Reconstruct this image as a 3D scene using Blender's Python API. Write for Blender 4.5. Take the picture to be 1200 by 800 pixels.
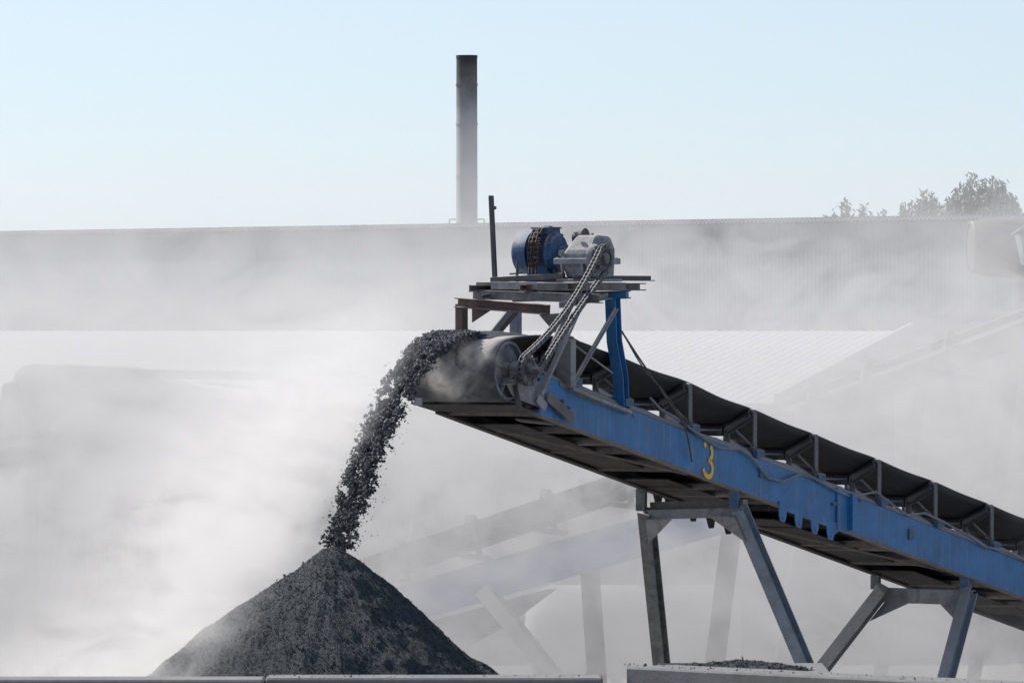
import bpy, bmesh, math, random
from mathutils import Vector, Matrix, noise
R = math.radians
random.seed(7)
for o in list(bpy.data.objects): bpy.data.objects.remove(o)
scene = bpy.context.scene
COL = scene.collection

# ------------------------------------------------------------------ camera
F, HZ, CH = 8400.0, 350.0, 5.0            # focal length in 1200-px pixels, horizon row, camera height (m)
cam = bpy.data.cameras.new('camera'); co = bpy.data.objects.new('camera', cam); COL.objects.link(co)
co.location = (0, 0, CH); co.rotation_euler = (R(90), 0, 0)
cam.sensor_width = 36.0; cam.lens = F / 1200 * 36; cam.shift_y = -(400 - HZ) / 1200
cam.clip_start = 1.0; cam.clip_end = 20000
scene.camera = co

# ------------------------------------------------------------------ sky, sun, exposure
SUN_DIR = Vector((-0.58, 0.42, 0.70)).normalized()      # towards the sun: behind the plant, upper left
elev = math.asin(SUN_DIR.z); azim = math.atan2(SUN_DIR.x, SUN_DIR.y)
w = bpy.data.worlds.new('World'); scene.world = w; w.use_nodes = True
nt = w.node_tree; bg = nt.nodes['Background']
sky = nt.nodes.new('ShaderNodeTexSky'); sky.sky_type = 'NISHITA'; sky.sun_disc = False
sky.sun_elevation = elev; sky.sun_rotation = azim
sky.air_density = 1.0; sky.dust_density = 0.9; sky.ozone_density = 1.6
tcw = nt.nodes.new('ShaderNodeTexCoord'); mpw = nt.nodes.new('ShaderNodeMapping'); mpw.inputs['Location'].default_value = (0, 0, 0.085)
nt.links.new(tcw.outputs['Generated'], mpw.inputs[0]); nt.links.new(mpw.outputs[0], sky.inputs[0])
tint = nt.nodes.new('ShaderNodeMix'); tint.data_type = 'RGBA'; tint.blend_type = 'MULTIPLY'; tint.inputs[0].default_value = 1.0; tint.inputs[7].default_value = (1.0, 1.0, 0.995, 1)
hsv = nt.nodes.new('ShaderNodeHueSaturation'); hsv.inputs['Saturation'].default_value = 0.74; nt.links.new(sky.outputs[0], hsv.inputs['Color']); nt.links.new(hsv.outputs[0], tint.inputs[6]); nt.links.new(tint.outputs[2], bg.inputs[0]); bg.inputs[1].default_value = 0.10
sl = bpy.data.lights.new('sun', 'SUN'); sl.energy = 4.6; sl.angle = R(0.5); sl.color = (1.0, 0.95, 0.88)
so = bpy.data.objects.new('sun', sl); COL.objects.link(so)
so.rotation_euler = (-SUN_DIR).to_track_quat('-Z', 'Y').to_euler(); so.location = (-30, 60, 40)
scene.view_settings.view_transform = 'Standard'; scene.view_settings.look = 'None'
scene.view_settings.exposure = 0.50; scene.view_settings.gamma = 1.0
scene.render.engine = 'CYCLES'
scene.cycles.use_denoising = True
scene.cycles.max_bounces = 8; scene.cycles.volume_bounces = 2
scene.cycles.volume_step_rate = 1.0; scene.cycles.volume_max_steps = 256

# ------------------------------------------------------------------ helpers: places
def P(px, py, Y):
    return Vector(((px - 600) * Y / F, Y, CH - (py - HZ) * Y / F))
X0, Y0 = (597 - 600) * 60 / F, 60.0
SN, CS = math.sin(R(60)), math.cos(R(60))
class Frame:
    """a local frame: x along u, y across, z up; rotated by ang about z"""
    def __init__(s, x0, y0, ang):
        s.x0, s.y0, s.ang = x0, y0, ang
        s.u = Vector((math.cos(ang), math.sin(ang), 0)); s.a = Vector((-math.sin(ang), math.cos(ang), 0))
    def U(s, px, py, a):
        k = px - 600
        u = (k * (s.y0 + s.a.y * a) - F * (s.x0 + s.a.x * a)) / (F * s.u.x - k * s.u.y)
        Y = s.y0 + s.u.y * u + s.a.y * a
        return Vector((u, a, CH - (py - HZ) * Y / F))
    def A(s, px, py, u):
        k = px - 600
        a = (k * (s.y0 + s.u.y * u) - F * (s.x0 + s.u.x * u)) / (F * s.a.x - k * s.a.y)
        Y = s.y0 + s.u.y * u + s.a.y * a
        return Vector((u, a, CH - (py - HZ) * Y / F))
CV = Frame(X0, Y0, R(60))

# ------------------------------------------------------------------ helpers: objects
def tag(o, label=None, cat=None, group=None, kind=None):
    if label: o['label'] = label
    if cat: o['category'] = cat
    if group: o['group'] = group
    if kind: o['kind'] = kind
    return o
def empty(name, loc, rz=0, parent=None):
    o = bpy.data.objects.new(name, None); COL.objects.link(o); o.location = loc; o.rotation_euler = (0, 0, rz)
    o.empty_display_size = 0.3
    if parent: o.parent = parent
    return o
def copy_tree(o, parent=None):
    c = o.copy(); COL.objects.link(c); c.parent = parent
    for ch in [x for x in COL.objects if x.parent == o]: copy_tree(ch, c)
    return c

class MB:
    def __init__(s): s.v = []; s.f = []
    def add(s, vs, fs):
        n = len(s.v); s.v += [tuple(v) for v in vs]; s.f += [tuple(n + i for i in f) for f in fs]; return s
    def prof(s, p, q, poly, up=(0, 0, 1)):
        p, q = Vector(p), Vector(q); d = (q - p).normalized(); up = Vector(up)
        x = d.cross(up)
        if x.length < 1e-4: x = d.cross(Vector((1, 0, 0)))
        x.normalize(); y = x.cross(d).normalized(); n = len(poly)
        vs = [p + x * a + y * b for a, b in poly] + [q + x * a + y * b for a, b in poly]
        fs = [(i, (i + 1) % n, n + (i + 1) % n, n + i) for i in range(n)] + [tuple(range(n))[::-1], tuple(range(n, 2 * n))]
        return s.add(vs, fs)
    def beam(s, p, q, w, h, up=(0, 0, 1)):
        w /= 2; h /= 2
        return s.prof(p, q, [(-w, -h), (w, -h), (w, h), (-w, h)], up)
    def angle(s, p, q, w, h, t=0.008, up=(0, 0, 1)):
        return s.prof(p, q, [(0, 0), (w, 0), (w, math.copysign(t, h)), (math.copysign(t, w), math.copysign(t, h)), (math.copysign(t, w), h), (0, h)], up)
    def channel(s, p, q, w, h, t=0.01, up=(0, 0, 1)):   # web at x=0, flanges towards +x (or -x when w<0)
        tt = math.copysign(t, w)
        return s.prof(p, q, [(0, -h / 2), (w, -h / 2), (w, -h / 2 + t), (tt, -h / 2 + t), (tt, h / 2 - t), (w, h / 2 - t), (w, h / 2), (0, h / 2)], up)
    def ibeam(s, p, q, w, h, t=0.01, up=(0, 0, 1)):
        w /= 2; h /= 2; k = t / 2
        return s.prof(p, q, [(-w, -h), (w, -h), (w, -h + t), (k, -h + t), (k, h - t), (w, h - t), (w, h), (-w, h), (-w, h - t), (-k, h - t), (-k, -h + t), (-w, -h + t)], up)
    def box(s, lo, hi):
        (a, b, c), (d, e, f) = lo, hi
        return s.add([(a, b, c), (d, b, c), (d, e, c), (a, e, c), (a, b, f), (d, b, f), (d, e, f), (a, e, f)],
                     [(0, 3, 2, 1), (4, 5, 6, 7), (0, 1, 5, 4), (1, 2, 6, 5), (2, 3, 7, 6), (3, 0, 4, 7)])
    def lathe(s, p, q, rings, n=24, cap=True):      # rings: (t along p->q in metres, radius)
        p, q = Vector(p), Vector(q); d = (q - p).normalized()
        x = d.cross(Vector((0, 0, 1)))
        if x.length < 1e-4: x = Vector((1, 0, 0))
        x.normalize(); y = x.cross(d)
        vs = []; fs = []
        for t, r in rings:
            for i in range(n):
                a = 2 * math.pi * i / n; vs.append(p + d * t + x * (r * math.cos(a)) + y * (r * math.sin(a)))
        for k in range(len(rings) - 1):
            for i in range(n):
                j = (i + 1) % n; fs.append((k * n + i, k * n + j, (k + 1) * n + j, (k + 1) * n + i))
        if cap: fs += [tuple(range(n))[::-1], tuple(range((len(rings) - 1) * n, len(rings) * n))]
        return s.add(vs, fs)
    def cyl(s, p, q, r, n=20, cap=True):
        L = (Vector(q) - Vector(p)).length
        return s.lathe(p, q, [(0, r), (L, r)], n, cap)
    def tube(s, pts, r, n=8):
        pts = [Vector(p) for p in pts]; vs = []; fs = []; m = len(pts)
        for k, p in enumerate(pts):
            d = (pts[min(k + 1, m - 1)] - pts[max(k - 1, 0)]).normalized()
            x = d.cross(Vector((0.02, 0.3, 1)).normalized()).normalized(); y = x.cross(d)
            for i in range(n):
                a = 2 * math.pi * i / n; vs.append(p + x * (r * math.cos(a)) + y * (r * math.sin(a)))
        for k in range(m - 1):
            for i in range(n):
                j = (i + 1) % n; fs.append((k * n + i, k * n + j, (k + 1) * n + j, (k + 1) * n + i))
        fs += [tuple(range(n))[::-1], tuple(range((m - 1) * n, m * n))]
        return s.add(vs, fs)
    def prism(s, pts, off):                          # polygon of 3-D points swept by vector off
        off = Vector(off); n = len(pts); pts = [Vector(p) for p in pts]
        return s.add(pts + [p + off for p in pts], [tuple(range(n))[::-1], tuple(range(n, 2 * n))] +
                     [(i, (i + 1) % n, n + (i + 1) % n, n + i) for i in range(n)])
    def build(s, name, mat, parent=None, smooth=False, bevel=0, loc=None):
        me = bpy.data.meshes.new(name); me.from_pydata(s.v, [], s.f)
        bm = bmesh.new(); bm.from_mesh(me); bmesh.ops.recalc_face_normals(bm, faces=bm.faces); bm.to_mesh(me); bm.free()
        o = bpy.data.objects.new(name, me); COL.objects.link(o)
        me.materials.append(mat)
        if parent: o.parent = parent
        if loc is not None: o.location = loc
        if smooth:
            for p in me.polygons: p.use_smooth = True
            me.set_sharp_from_angle(angle=R(35))
        if bevel:
            b = o.modifiers.new('bevel', 'BEVEL'); b.width = bevel; b.segments = 1; b.limit_method = 'ANGLE'; b.angle_limit = R(40)
        return o

# ------------------------------------------------------------------ materials
def mat_base(name):
    m = bpy.data.materials.new(name); m.use_nodes = True
    t = m.node_tree; b = t.nodes['Principled BSDF']
    return m, t, b
def N(t, kind, **kw):
    n = t.nodes.new(kind)
    for k, v in kw.items():
        if k in n.inputs: n.inputs[k].default_value = v
        else: setattr(n, k, v)
    return n
def noise_tex(t, scale, detail=4, rough=0.6, vec=None, dist=0.0):
    n = N(t, 'ShaderNodeTexNoise'); n.inputs['Scale'].default_value = scale; n.inputs['Detail'].default_value = detail
    n.inputs['Roughness'].default_value = rough; n.inputs['Distortion'].default_value = dist
    if vec: t.links.new(vec, n.inputs['Vector'])
    return n.outputs['Fac']
def ramp(t, fac, stops):
    r = N(t, 'ShaderNodeMapRange'); r.inputs[1].default_value = stops[0]; r.inputs[2].default_value = stops[1]
    r.inputs[3].default_value = stops[2]; r.inputs[4].default_value = stops[3]; r.clamp = True
    t.links.new(fac, r.inputs[0]); return r.outputs[0]
def mixc(t, fac, a, b):
    m = N(t, 'ShaderNodeMix', data_type='RGBA')
    if isinstance(fac, (int, float)): m.inputs[0].default_value = fac
    else: t.links.new(fac, m.inputs[0])
    for sock, v in ((m.inputs[6], a), (m.inputs[7], b)):
        if isinstance(v, (tuple, list)): sock.default_value = (*v[:3], 1)
        else: t.links.new(v, sock)
    return m.outputs[2]
def math_(t, op, a, b=0.0, c=0.0, clamp=False):
    m = N(t, 'ShaderNodeMath', operation=op); m.use_clamp = clamp
    for i, v in enumerate((a, b, c)):
        if isinstance(v, (int, float)): m.inputs[i].default_value = v
        else: t.links.new(v, m.inputs[i])
    return m.outputs[0]
DUST = (0.36, 0.34, 0.33)
def worn(name, base, rust=0.15, dust=0.5, rough=0.6, metal=0.0, var=0.25, streak=0.0, bump=0.15, rustc=(0.10, 0.045, 0.03), dscale=9, grime=0.0):
    """painted or bare steel with mottled tone, rust blotches, run marks and dust lying on what faces up"""
    m, t, b = mat_base(name); L = t.links
    tc = N(t, 'ShaderNodeTexCoord'); ob = tc.outputs['Object']
    n1 = noise_tex(t, 3.0, 6, 0.65, ob); n2 = noise_tex(t, 22, 5, 0.7, ob); n3 = noise_tex(t, dscale, 6, 0.7, ob, 0.6)
    c = mixc(t, ramp(t, n1, (0.3, 0.7, 0, 1)), tuple(x * (1 - var) for x in base), tuple(min(1, x * (1 + var)) for x in base))
    if grime:
        ng = noise_tex(t, dscale * .55, 7, 0.72, ob, 1.0)
        c = mixc(t, math_(t, 'MULTIPLY', ramp(t, ng, (0.47, 0.62, 0, 1)), grime), c, (0.022, 0.021, 0.021))
    if streak:
        mp = N(t, 'ShaderNodeMapping'); mp.inputs['Scale'].default_value = (14, 14, 0.9); L.new(ob, mp.inputs[0])
        ns = noise_tex(t, 1.6, 5, 0.6, mp.outputs[0])
        c = mixc(t, math_(t, 'MULTIPLY', ramp(t, ns, (0.52, 0.78, 0, 1)), streak), c, (0.20, 0.22, 0.25))
        ns2 = noise_tex(t, 2.3, 4, 0.6, mp.outputs[0])
        c = mixc(t, math_(t, 'MULTIPLY', ramp(t, ns2, (0.6, 0.8, 0, 1)), streak * 0.6), c, (0.05, 0.045, 0.04))
    th = 0.72 - rust * 0.5
    c = mixc(t, math_(t, 'MULTIPLY', ramp(t, math_(t, 'ADD', math_(t, 'MULTIPLY', n3, 0.6), math_(t, 'MULTIPLY', n2, 0.4)), (th - 0.05, th + 0.04, 0, 1)), min(1, rust * 4)), c,
             mixc(t, n2, rustc, tuple(x * 1.9 for x in rustc)))
    geo = N(t, 'ShaderNodeNewGeometry'); sx = N(t, 'ShaderNodeSeparateXYZ'); L.new(geo.outputs['Normal'], sx.inputs[0])
    upf = ramp(t, sx.outputs['Z'], (0.15, 0.8, 0, 1))
    side = ramp(t, n3, (0.5, 0.75, 0, 0.55 * dust))
    d = math_(t, 'MAXIMUM', math_(t, 'MULTIPLY', upf, ramp(t, n2, (0.25, 0.6, 0.55, 1.0))), side)
    d = math_(t, 'MULTIPLY', d, min(1, dust * 1.5), clamp=True)
    c = mixc(t, d, c, DUST)
    L.new(c, b.inputs['Base Color'])
    b.inputs['Metallic'].default_value = metal
    L.new(ramp(t, d, (0, 1, rough, 0.95)), b.inputs['Roughness'])
    bp = N(t, 'ShaderNodeBump'); bp.inputs['Strength'].default_value = bump; bp.inputs['Distance'].default_value = 0.01
    L.new(n2, bp.inputs['Height']); L.new(bp.outputs[0], b.inputs['Normal'])
    return m
M = {}
M['blue'] = worn('blue_paint', (0.009, 0.140, 0.355), rust=0.16, dust=0.26, rough=0.5, streak=0.5, var=0.28, grime=.16)
M['blue_dirty'] = worn('dirty_blue_paint', (0.06, 0.12, 0.20), rust=0.2, dust=0.75, rough=0.8, streak=0.2, bump=0.6, dscale=14)
M['bank'] = worn('dust_bank', (0.10, 0.14, 0.19), rust=0.05, dust=0.9, rough=0.95, bump=0.9, dscale=18, var=.4)
M['blue_leg'] = worn('blue_grey_paint', (0.16, 0.205, 0.26), rust=0.14, dust=0.5, rough=0.55, streak=0.3, grime=.3)
M['grey'] = worn('grey_steel', (0.13, 0.132, 0.138), rust=0.2, dust=0.7, rough=0.6, grime=.55, bump=.5)
M['dark'] = worn('dark_steel', (0.05, 0.05, 0.055), rust=0.2, dust=0.45, rough=0.6)
M['pale'] = worn('dust_caked_steel', (0.25, 0.255, 0.265), rust=0.2, dust=0.7, rough=0.8, grime=.4, bump=.5)
M['rusty'] = worn('rusty_steel', (0.12, 0.08, 0.07), rust=0.34, dust=0.6, rough=0.75, grime=.4, bump=.5)
M['under'] = worn('grimy_shaded_steel', (0.030, 0.028, 0.027), rust=0.22, dust=0.16, rough=0.85, var=.5)  # grimy tone, darkened further to put the underside's shade into the colour
M['bg_dark'] = worn('background_dark_steel', (0.045, 0.04, 0.038), rust=0.2, dust=0.1, rough=0.9)
M['caked'] = worn('caked_dust_steel', (0.16, 0.145, 0.135), rust=0.15, dust=0.8, rough=0.9, bump=0.5)
M['roll'] = worn('roller_steel', (0.16, 0.165, 0.18), rust=0.08, dust=0.2, rough=0.3, metal=0.8)
M['rubber'] = worn('belt_rubber', (0.022, 0.025, 0.030), rust=0.0, dust=0.22, rough=0.65, bump=0.08, dscale=4)
M['drumrubber'] = worn('dusty_belt_rubber', (0.055, 0.06, 0.068), rust=0.0, dust=0.7, rough=0.7, bump=0.1, dscale=5)
M['chain'] = worn('chain_steel', (0.07, 0.077, 0.09), rust=0.12, dust=0.45, rough=0.5)
M['oldchain'] = worn('rusty_chain', (0.045, 0.035, 0.033), rust=0.4, dust=0.3, rough=0.8)
M['motor'] = worn('blue_motor_paint', (0.009, 0.075, 0.20), rust=0.26, dust=0.38, rough=0.5, dscale=20, var=.5, bump=.5, rustc=(.02,.02,.025), grime=.8)
M['motor_fin'] = worn('dark_motor_fins', (0.012, 0.04, 0.09), rust=0.3, dust=0.3, rough=0.8, dscale=24, rustc=(.015,.015,.018))  # darker blue than the motor body, with near-black blotches
M['gear'] = worn('gearbox_paint', (0.22, 0.24, 0.27), rust=0.22, dust=0.7, rough=0.8, dscale=18, var=.5, bump=.8, rustc=(.05,.045,.045), grime=.55)
M['yellow'] = worn('yellow_paint', (0.80, 0.47, 0.015), rust=0.05, dust=0.2, rough=0.6)
M['cable'] = worn('grey_cable', (0.13, 0.15, 0.18), rust=0.0, dust=0.5, rough=0.6)
M['bg_steel'] = worn('background_steel', (0.10, 0.095, 0.09), rust=0.2, dust=0.5, rough=0.8)
M['bg_blue'] = worn('background_blue_paint', (0.02, 0.13, 0.38), rust=0.1, dust=0.4, rough=0.6)
M['bg_pale'] = worn('background_pale_steel', (0.5, 0.5, 0.5), rust=0.05, dust=0.4, rough=0.6)

def mat_concrete(name, base):
    m, t, b = mat_base(name); ob = N(t, 'ShaderNodeTexCoord').outputs['Object']
    n1 = noise_tex(t, 2.5, 6, 0.7, ob); n2 = noise_tex(t, 40, 4, 0.7, ob)
    c = mixc(t, ramp(t, n1, (0.3, 0.7, 0, 1)), tuple(x * 0.7 for x in base), tuple(x * 1.2 for x in base))
    c = mixc(t, ramp(t, n2, (0.55, 0.7, 0, 0.5)), c, tuple(x * 0.45 for x in base))
    t.links.new(c, b.inputs['Base Color']); b.inputs['Roughness'].default_value = 0.95
    bp = N(t, 'ShaderNodeBump'); bp.inputs['Strength'].default_value = 0.5; bp.inputs['Distance'].default_value = 0.01
    t.links.new(n2, bp.inputs['Height']); t.links.new(bp.outputs[0], b.inputs['Normal'])
    return m
M['concrete'] = mat_concrete('concrete', (0.17, 0.172, 0.18))
M['ground'] = mat_concrete('dusty_ground', (0.30, 0.29, 0.28))

def mat_gravel(name, scale=60):
    m, t, b = mat_base(name); tc = N(t, 'ShaderNodeTexCoord'); ob = tc.outputs['Object']
    v = N(t, 'ShaderNodeTexVoronoi'); v.inputs['Scale'].default_value = scale; t.links.new(ob, v.inputs['Vector'])
    n1 = noise_tex(t, 3.0, 5, 0.6, ob)
    sx = N(t, 'ShaderNodeSeparateColor'); t.links.new(v.outputs['Color'], sx.inputs[0])
    c = mixc(t, ramp(t, sx.outputs[0], (0.2, 1, 0, 1)), (0.018, 0.027, 0.035), (0.068, 0.088, 0.108))
    c = mixc(t, ramp(t, n1, (0.4, 0.75, 0, 0.12)), c, (0.10, 0.105, 0.11))
    t.links.new(c, b.inputs['Base Color']); b.inputs['Roughness'].default_value = 0.8
    bp = N(t, 'ShaderNodeBump'); bp.inputs['Strength'].default_value = 1.0; bp.inputs['Distance'].default_value = 0.02
    t.links.new(v.outputs['Distance'], bp.inputs['Height']); t.links.new(bp.outputs[0], b.inputs['Normal'])
    return m
M['gravel'] = mat_gravel('dark_gravel', 105)
def mat_stone(name):
    m, t, b = mat_base(name)
    geo = N(t, 'ShaderNodeNewGeometry')
    c = mixc(t, geo.outputs['Random Per Island'], (0.032, 0.037, 0.045), (0.14, 0.148, 0.16))
    t.links.new(c, b.inputs['Base Color']); b.inputs['Roughness'].default_value = 0.85
    return m
M['stone'] = mat_stone('falling_stone')
def mat_leaf():
    m, t, b = mat_base('leaf'); geo = N(t, 'ShaderNodeNewGeometry')
    c = mixc(t, geo.outputs['Random Per Island'], (0.12, 0.15, 0.11), (0.27, 0.31, 0.25))  # greens paled to stand in for haze over the distance
    t.links.new(c, b.inputs['Base Color']); b.inputs['Roughness'].default_value = 0.6
    return m
M['leaf'] = mat_leaf()
M['bark'] = mat_concrete('bark', (0.09, 0.075, 0.06))
def mat_sheet(name, base, var=0.08, streak=0.5):
    m, t, b = mat_base(name); ob = N(t, 'ShaderNodeTexCoord').outputs['Object']
    mp = N(t, 'ShaderNodeMapping'); mp.inputs['Scale'].default_value = (3, 3, 0.25); t.links.new(ob, mp.inputs[0])
    n1 = noise_tex(t, 1.0, 6, 0.7, mp.outputs[0]); n2 = noise_tex(t, 0.35, 4, 0.6, ob)
    c = mixc(t, ramp(t, n1, (0.3, 0.7, 0, 1)), tuple(x * (1 - var) for x in base), tuple(x * (1 + var) for x in base))
    c = mixc(t, ramp(t, n2, (0.45, 0.7, 0, 0.4)), c, tuple(x * 0.8 for x in base))
    t.links.new(c, b.inputs['Base Color']); b.inputs['Roughness'].default_value = 0.6
    return m
M['sheet_grey'] = mat_sheet('grey_corrugated_sheet', (0.10, 0.115, 0.13))
M['sheet_white'] = mat_sheet('white_corrugated_sheet', (0.52, 0.52, 0.53), 0.12)
def mat_chimney():
    m, t, b = mat_base('sooty_faded_chimney'); ob = N(t, 'ShaderNodeTexCoord').outputs['Object']
    n1 = noise_tex(t, 2.2, 6, 0.7, ob); sx = N(t, 'ShaderNodeSeparateXYZ'); t.links.new(ob, sx.inputs[0])
    z = math_(t, 'ADD', sx.outputs['Z'], math_(t, 'MULTIPLY', math_(t, 'SUBTRACT', n1, 0.5), 1.3))
    c = mixc(t, ramp(t, z, (9.7, 10.8, 0, 1)), (0.25, 0.255, 0.275), (0.03, 0.03, 0.035))  # dark sooty top; paler grey below stands in for fading in dust
    t.links.new(c, b.inputs['Base Color']); b.inputs['Roughness'].default_value = 0.85
    return m
M['chimney'] = mat_chimney()

# ================================================================== SETTING
g = MB().add([(-9000, -300, 0), (9000, -300, 0), (9000, 9000, 0), (-9000, 9000, 0)], [(0, 1, 2, 3)])
tag(g.build('ground', M['ground']), kind='structure')

def corrugated(mb, p, q, height, pitch, amp, top_jag=0):
    """vertical ribbed sheet from p to q"""
    p, q = Vector(p), Vector(q); d = q - p; L = d.length; d.normalize(); nrm = Vector((d.y, -d.x, 0)); n = int(L / pitch * 4)
    prof = [0, 1, 1, 0]
    vs = []; fs = []
    for i in range(n + 1):
        b = p + d * (L * i / n) + nrm * (amp * prof[i % 4]); vs += [b, b + Vector((0, 0, height))]
    for i in range(n): fs.append((2 * i, 2 * i + 2, 2 * i + 3, 2 * i + 1))
    mb.add(vs, fs)
def ribbed_roof(mb, o, eu, ev, Lu, Lv, pitch, amp, thick=0.05):
    """roof sheet: origin o, ribs run along ev; repeated along eu"""
    o, eu, ev = Vector(o), Vector(eu).normalized(), Vector(ev); nrm = eu.cross(ev).normalized()
    if nrm.z < 0: nrm = -nrm
    n = int(Lu / pitch * 6); prof = [0, 0.5, 1, 1, 0.5, 0]; vs = []; fs = []
    for i in range(n + 1):
        b = o + eu * (Lu * i / n); h = nrm * (amp * prof[i % 6])
        vs += [b + h, b + h + ev * Lv, b + h - nrm * thick, b + h + ev * Lv - nrm * thick]
    for i in range(n):
        a, c = 4 * i, 4 * i + 4
        fs += [(a, c, c + 1, a + 1), (a + 2, a + 3, c + 3, c + 2), (a, a + 2, c + 2, c), (a + 1, c + 1, c + 3, a + 3)]
    mb.add(vs, fs)

# big grey shed across the back
ZT = 6.55
pl, pr = P(0, 270, 163), P(1200, 250, 130)
dirw = (Vector((pr.x, pr.y, 0)) - Vector((pl.x, pl.y, 0))).normalized()
wl = Vector((pl.x, pl.y, 0)) - dirw * 20; wr = Vector((pr.x, pr.y, 0)) + dirw * 20
back = Vector((-dirw.y, dirw.x, 0))
shed = empty('grey_shed', (wl + wr) / 2); off = (wl + wr) / 2
tag(shed, 'long dark grey corrugated shed closing off the yard behind everything', 'shed')
mb = MB(); corrugated(mb, wl - off, wr - off, ZT - 0.12, 0.135, 0.006); mb.build('wall', M['sheet_grey'], shed)
mb = MB(); ribbed_roof(mb, wl - off - back * 0.25 + Vector((0, 0, ZT - 0.06)), dirw, back, (wr - wl).length, 18, 0.135, 0.045); mb.build('roof', M['sheet_grey'], shed)
mb = MB(); mb.box((-1, -1, 0), (1, 1, 1)); mb.v = []; mb.f = []
for s_ in (0, 1):
    c = (wl if s_ == 0 else wr) - off
    mb.prism([c, c + back * 18, c + back * 18 + Vector((0, 0, ZT - 0.15)), c + Vector((0, 0, ZT - 0.15))], dirw * (0.1 if s_ == 0 else -0.1))
mb.prism([wl - off + back * 18, wr - off + back * 18, wr - off + back * 18 + Vector((0, 0, ZT - 0.15)), wl - off + back * 18 + Vector((0, 0, ZT - 0.15))], -back * 0.1)
mb.build('rear_wall', M['sheet_grey'], shed)

# chimney
cb = P(547, 250, 185); ch = empty('chimney', (cb.x, cb.y, 0))
tag(ch, 'tall slim chimney with sooty black top and dust fade painted below, rising behind the grey shed', 'chimney')
ctop = CH + 285 * 185 / F; cr = 12.6 * 185 / F
M['chimney'].node_tree.nodes  # height of soot and painted dust fade is set in object metres below
mb = MB(); mb.lathe((0, 0, 0), (0, 0, 1), [(0, cr * 1.05), (ctop * 0.62, cr * 1.02), (ctop * 0.62 + .02, cr), (ctop - 0.08, cr * .97), (ctop - .08, cr * 1.0), (ctop, cr * 1.0), (ctop, cr * .8), (ctop - 1.5, cr * .8)], 32)
mb.build('stack', M['chimney'], ch, smooth=True)
for zf in (.72, .84, .93):
    mb = MB(); mb.lathe((0, 0, ctop * zf), (0, 0, ctop), [(0, cr * .99), (0, cr * 1.03), (.05, cr * 1.03), (.05, cr * .99)], 32, cap=False); mb.build('seam_ring', M['chimney'], ch, loc=None)
mb = MB()
for s_ in (-1, 1):
    x = s_ * (cr + 0.02); mb = MB(); z = CH + 93 * 185 / F
    mb.tube([(x - s_ * .05, 0, z), (x + s_ * .15, 0, z), (x + s_ * .15, 0, z - .3)], 0.02, 6); mb.tube([(x - s_ * .05, 0, z - .3), (x + s_ * .17, 0, z - .3)], 0.02, 6); mb.build('bracket', M['bg_steel'], ch)
tag(ch)

# low white-roofed shed in front of the grey one
rib = Vector((0.15, 1.0, 0.0415)); LV = 20.0
def low_shed(name, px0, px1, yE, yR, YE, label, LV=LV, wallmat='sheet_grey'):
    e0 = P(px0, yE, YE); e1 = P(px1, yE, YE); zR = CH - (yR - HZ) * (YE + LV) / F
    ev = Vector((0.15, 1.0, (zR - e0.z) / LV))
    root = empty(name, ((e0.x + e1.x) / 2, YE + 1, 0)); of = Vector(root.location)
    tag(root, label, 'shed')
    mb = MB(); ribbed_roof(mb, e0 - of, (1, 0, 0), ev, e1.x - e0.x, LV, 0.16, 0.012); mb.build('roof', M['sheet_white'], root)
    mb = MB(); corrugated(mb, Vector((e0.x + .2, YE + .2, 0)) - of, Vector((e1.x - .2, YE + .2, 0)) - of, e0.z - .07, 0.25, 0.03); 
    corrugated(mb, Vector((e0.x + .2, YE + .2, 0)) - of, Vector((e0.x + .2, YE + .2, 0)) - of + Vector((ev.x * 19.5, 19.5, 0)), e0.z - .07, 0.25, 0.03)
    corrugated(mb, Vector((e1.x - .2, YE + .2, 0)) - of, Vector((e1.x - .2, YE + .2, 0)) - of + Vector((ev.x * 19.5, 19.5, 0)), e0.z - .07, 0.25, 0.03)
    mb.build('wall', M[wallmat], root)
    mb = MB(); d = Vector((1, 0, 0))
    b0 = e1 - of + Vector((0.02, 0, -.08)); mb.prism([b0, b0 + ev * LV, b0 + ev * LV + Vector((0, 0, .22)), b0 + Vector((0, 0, .22))], (0.06, 0, 0)); mb.build('barge_board', M['bg_pale'], root)
    return root
low_shed('white_roofed_shed', -500, 905, 473, 388, 100, 'low shed with wide pale corrugated roof in front of the dark grey shed')
# ================================================================== CONCRETE BLOCKS (foreground bay wall)
def block(p0, p1, thick, h, label):
    p0, p1 = Vector(p0), Vector(p1); z1 = p0.z; c = (p0 + p1) / 2; d = (p1 - p0); d.z = 0; L = d.length; d.normalize()
    o_ = empty('concrete_block', (c.x, c.y, 0), math.atan2(d.y, d.x))
    t_ = Vector((0, 1, 0)); rows = max(1, round(h / 0.62)); hh = h / rows
    for k in range(rows):
        mb = MB(); jx = random.uniform(-.01, .01)
        mb.box((-L / 2 + jx, 0, k * hh + .004), (L / 2 + jx, thick, (k + 1) * hh)); b = mb.build('block', M['concrete'], o_, bevel=0.015)
    tag(o_, label, 'concrete wall', 'concrete blocks walling the bay'); o_.name = 'block_wall'
    return o_
a = P(-160, 796, 54.0); b = P(308, 796, 54.0); block(a, b, 0.5, a.z, 'dark concrete block wall along the bottom edge at the far left')
a = P(311, 797.5, 54.2); b = P(707, 794, 54.2); a.z = b.z; block(a, b, 0.5, a.z, 'long concrete block wall in front of the dark gravel pile')
za = P(733, 781, 54.6).z; a = P(733, 781, 54.6); Yb = (CH - za) * F / (806 - HZ); b = P(1260, 806, Yb); b.z = za
block(a, b, 0.5, za, 'concrete block wall with dusty top below the conveyor trestles')

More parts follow.
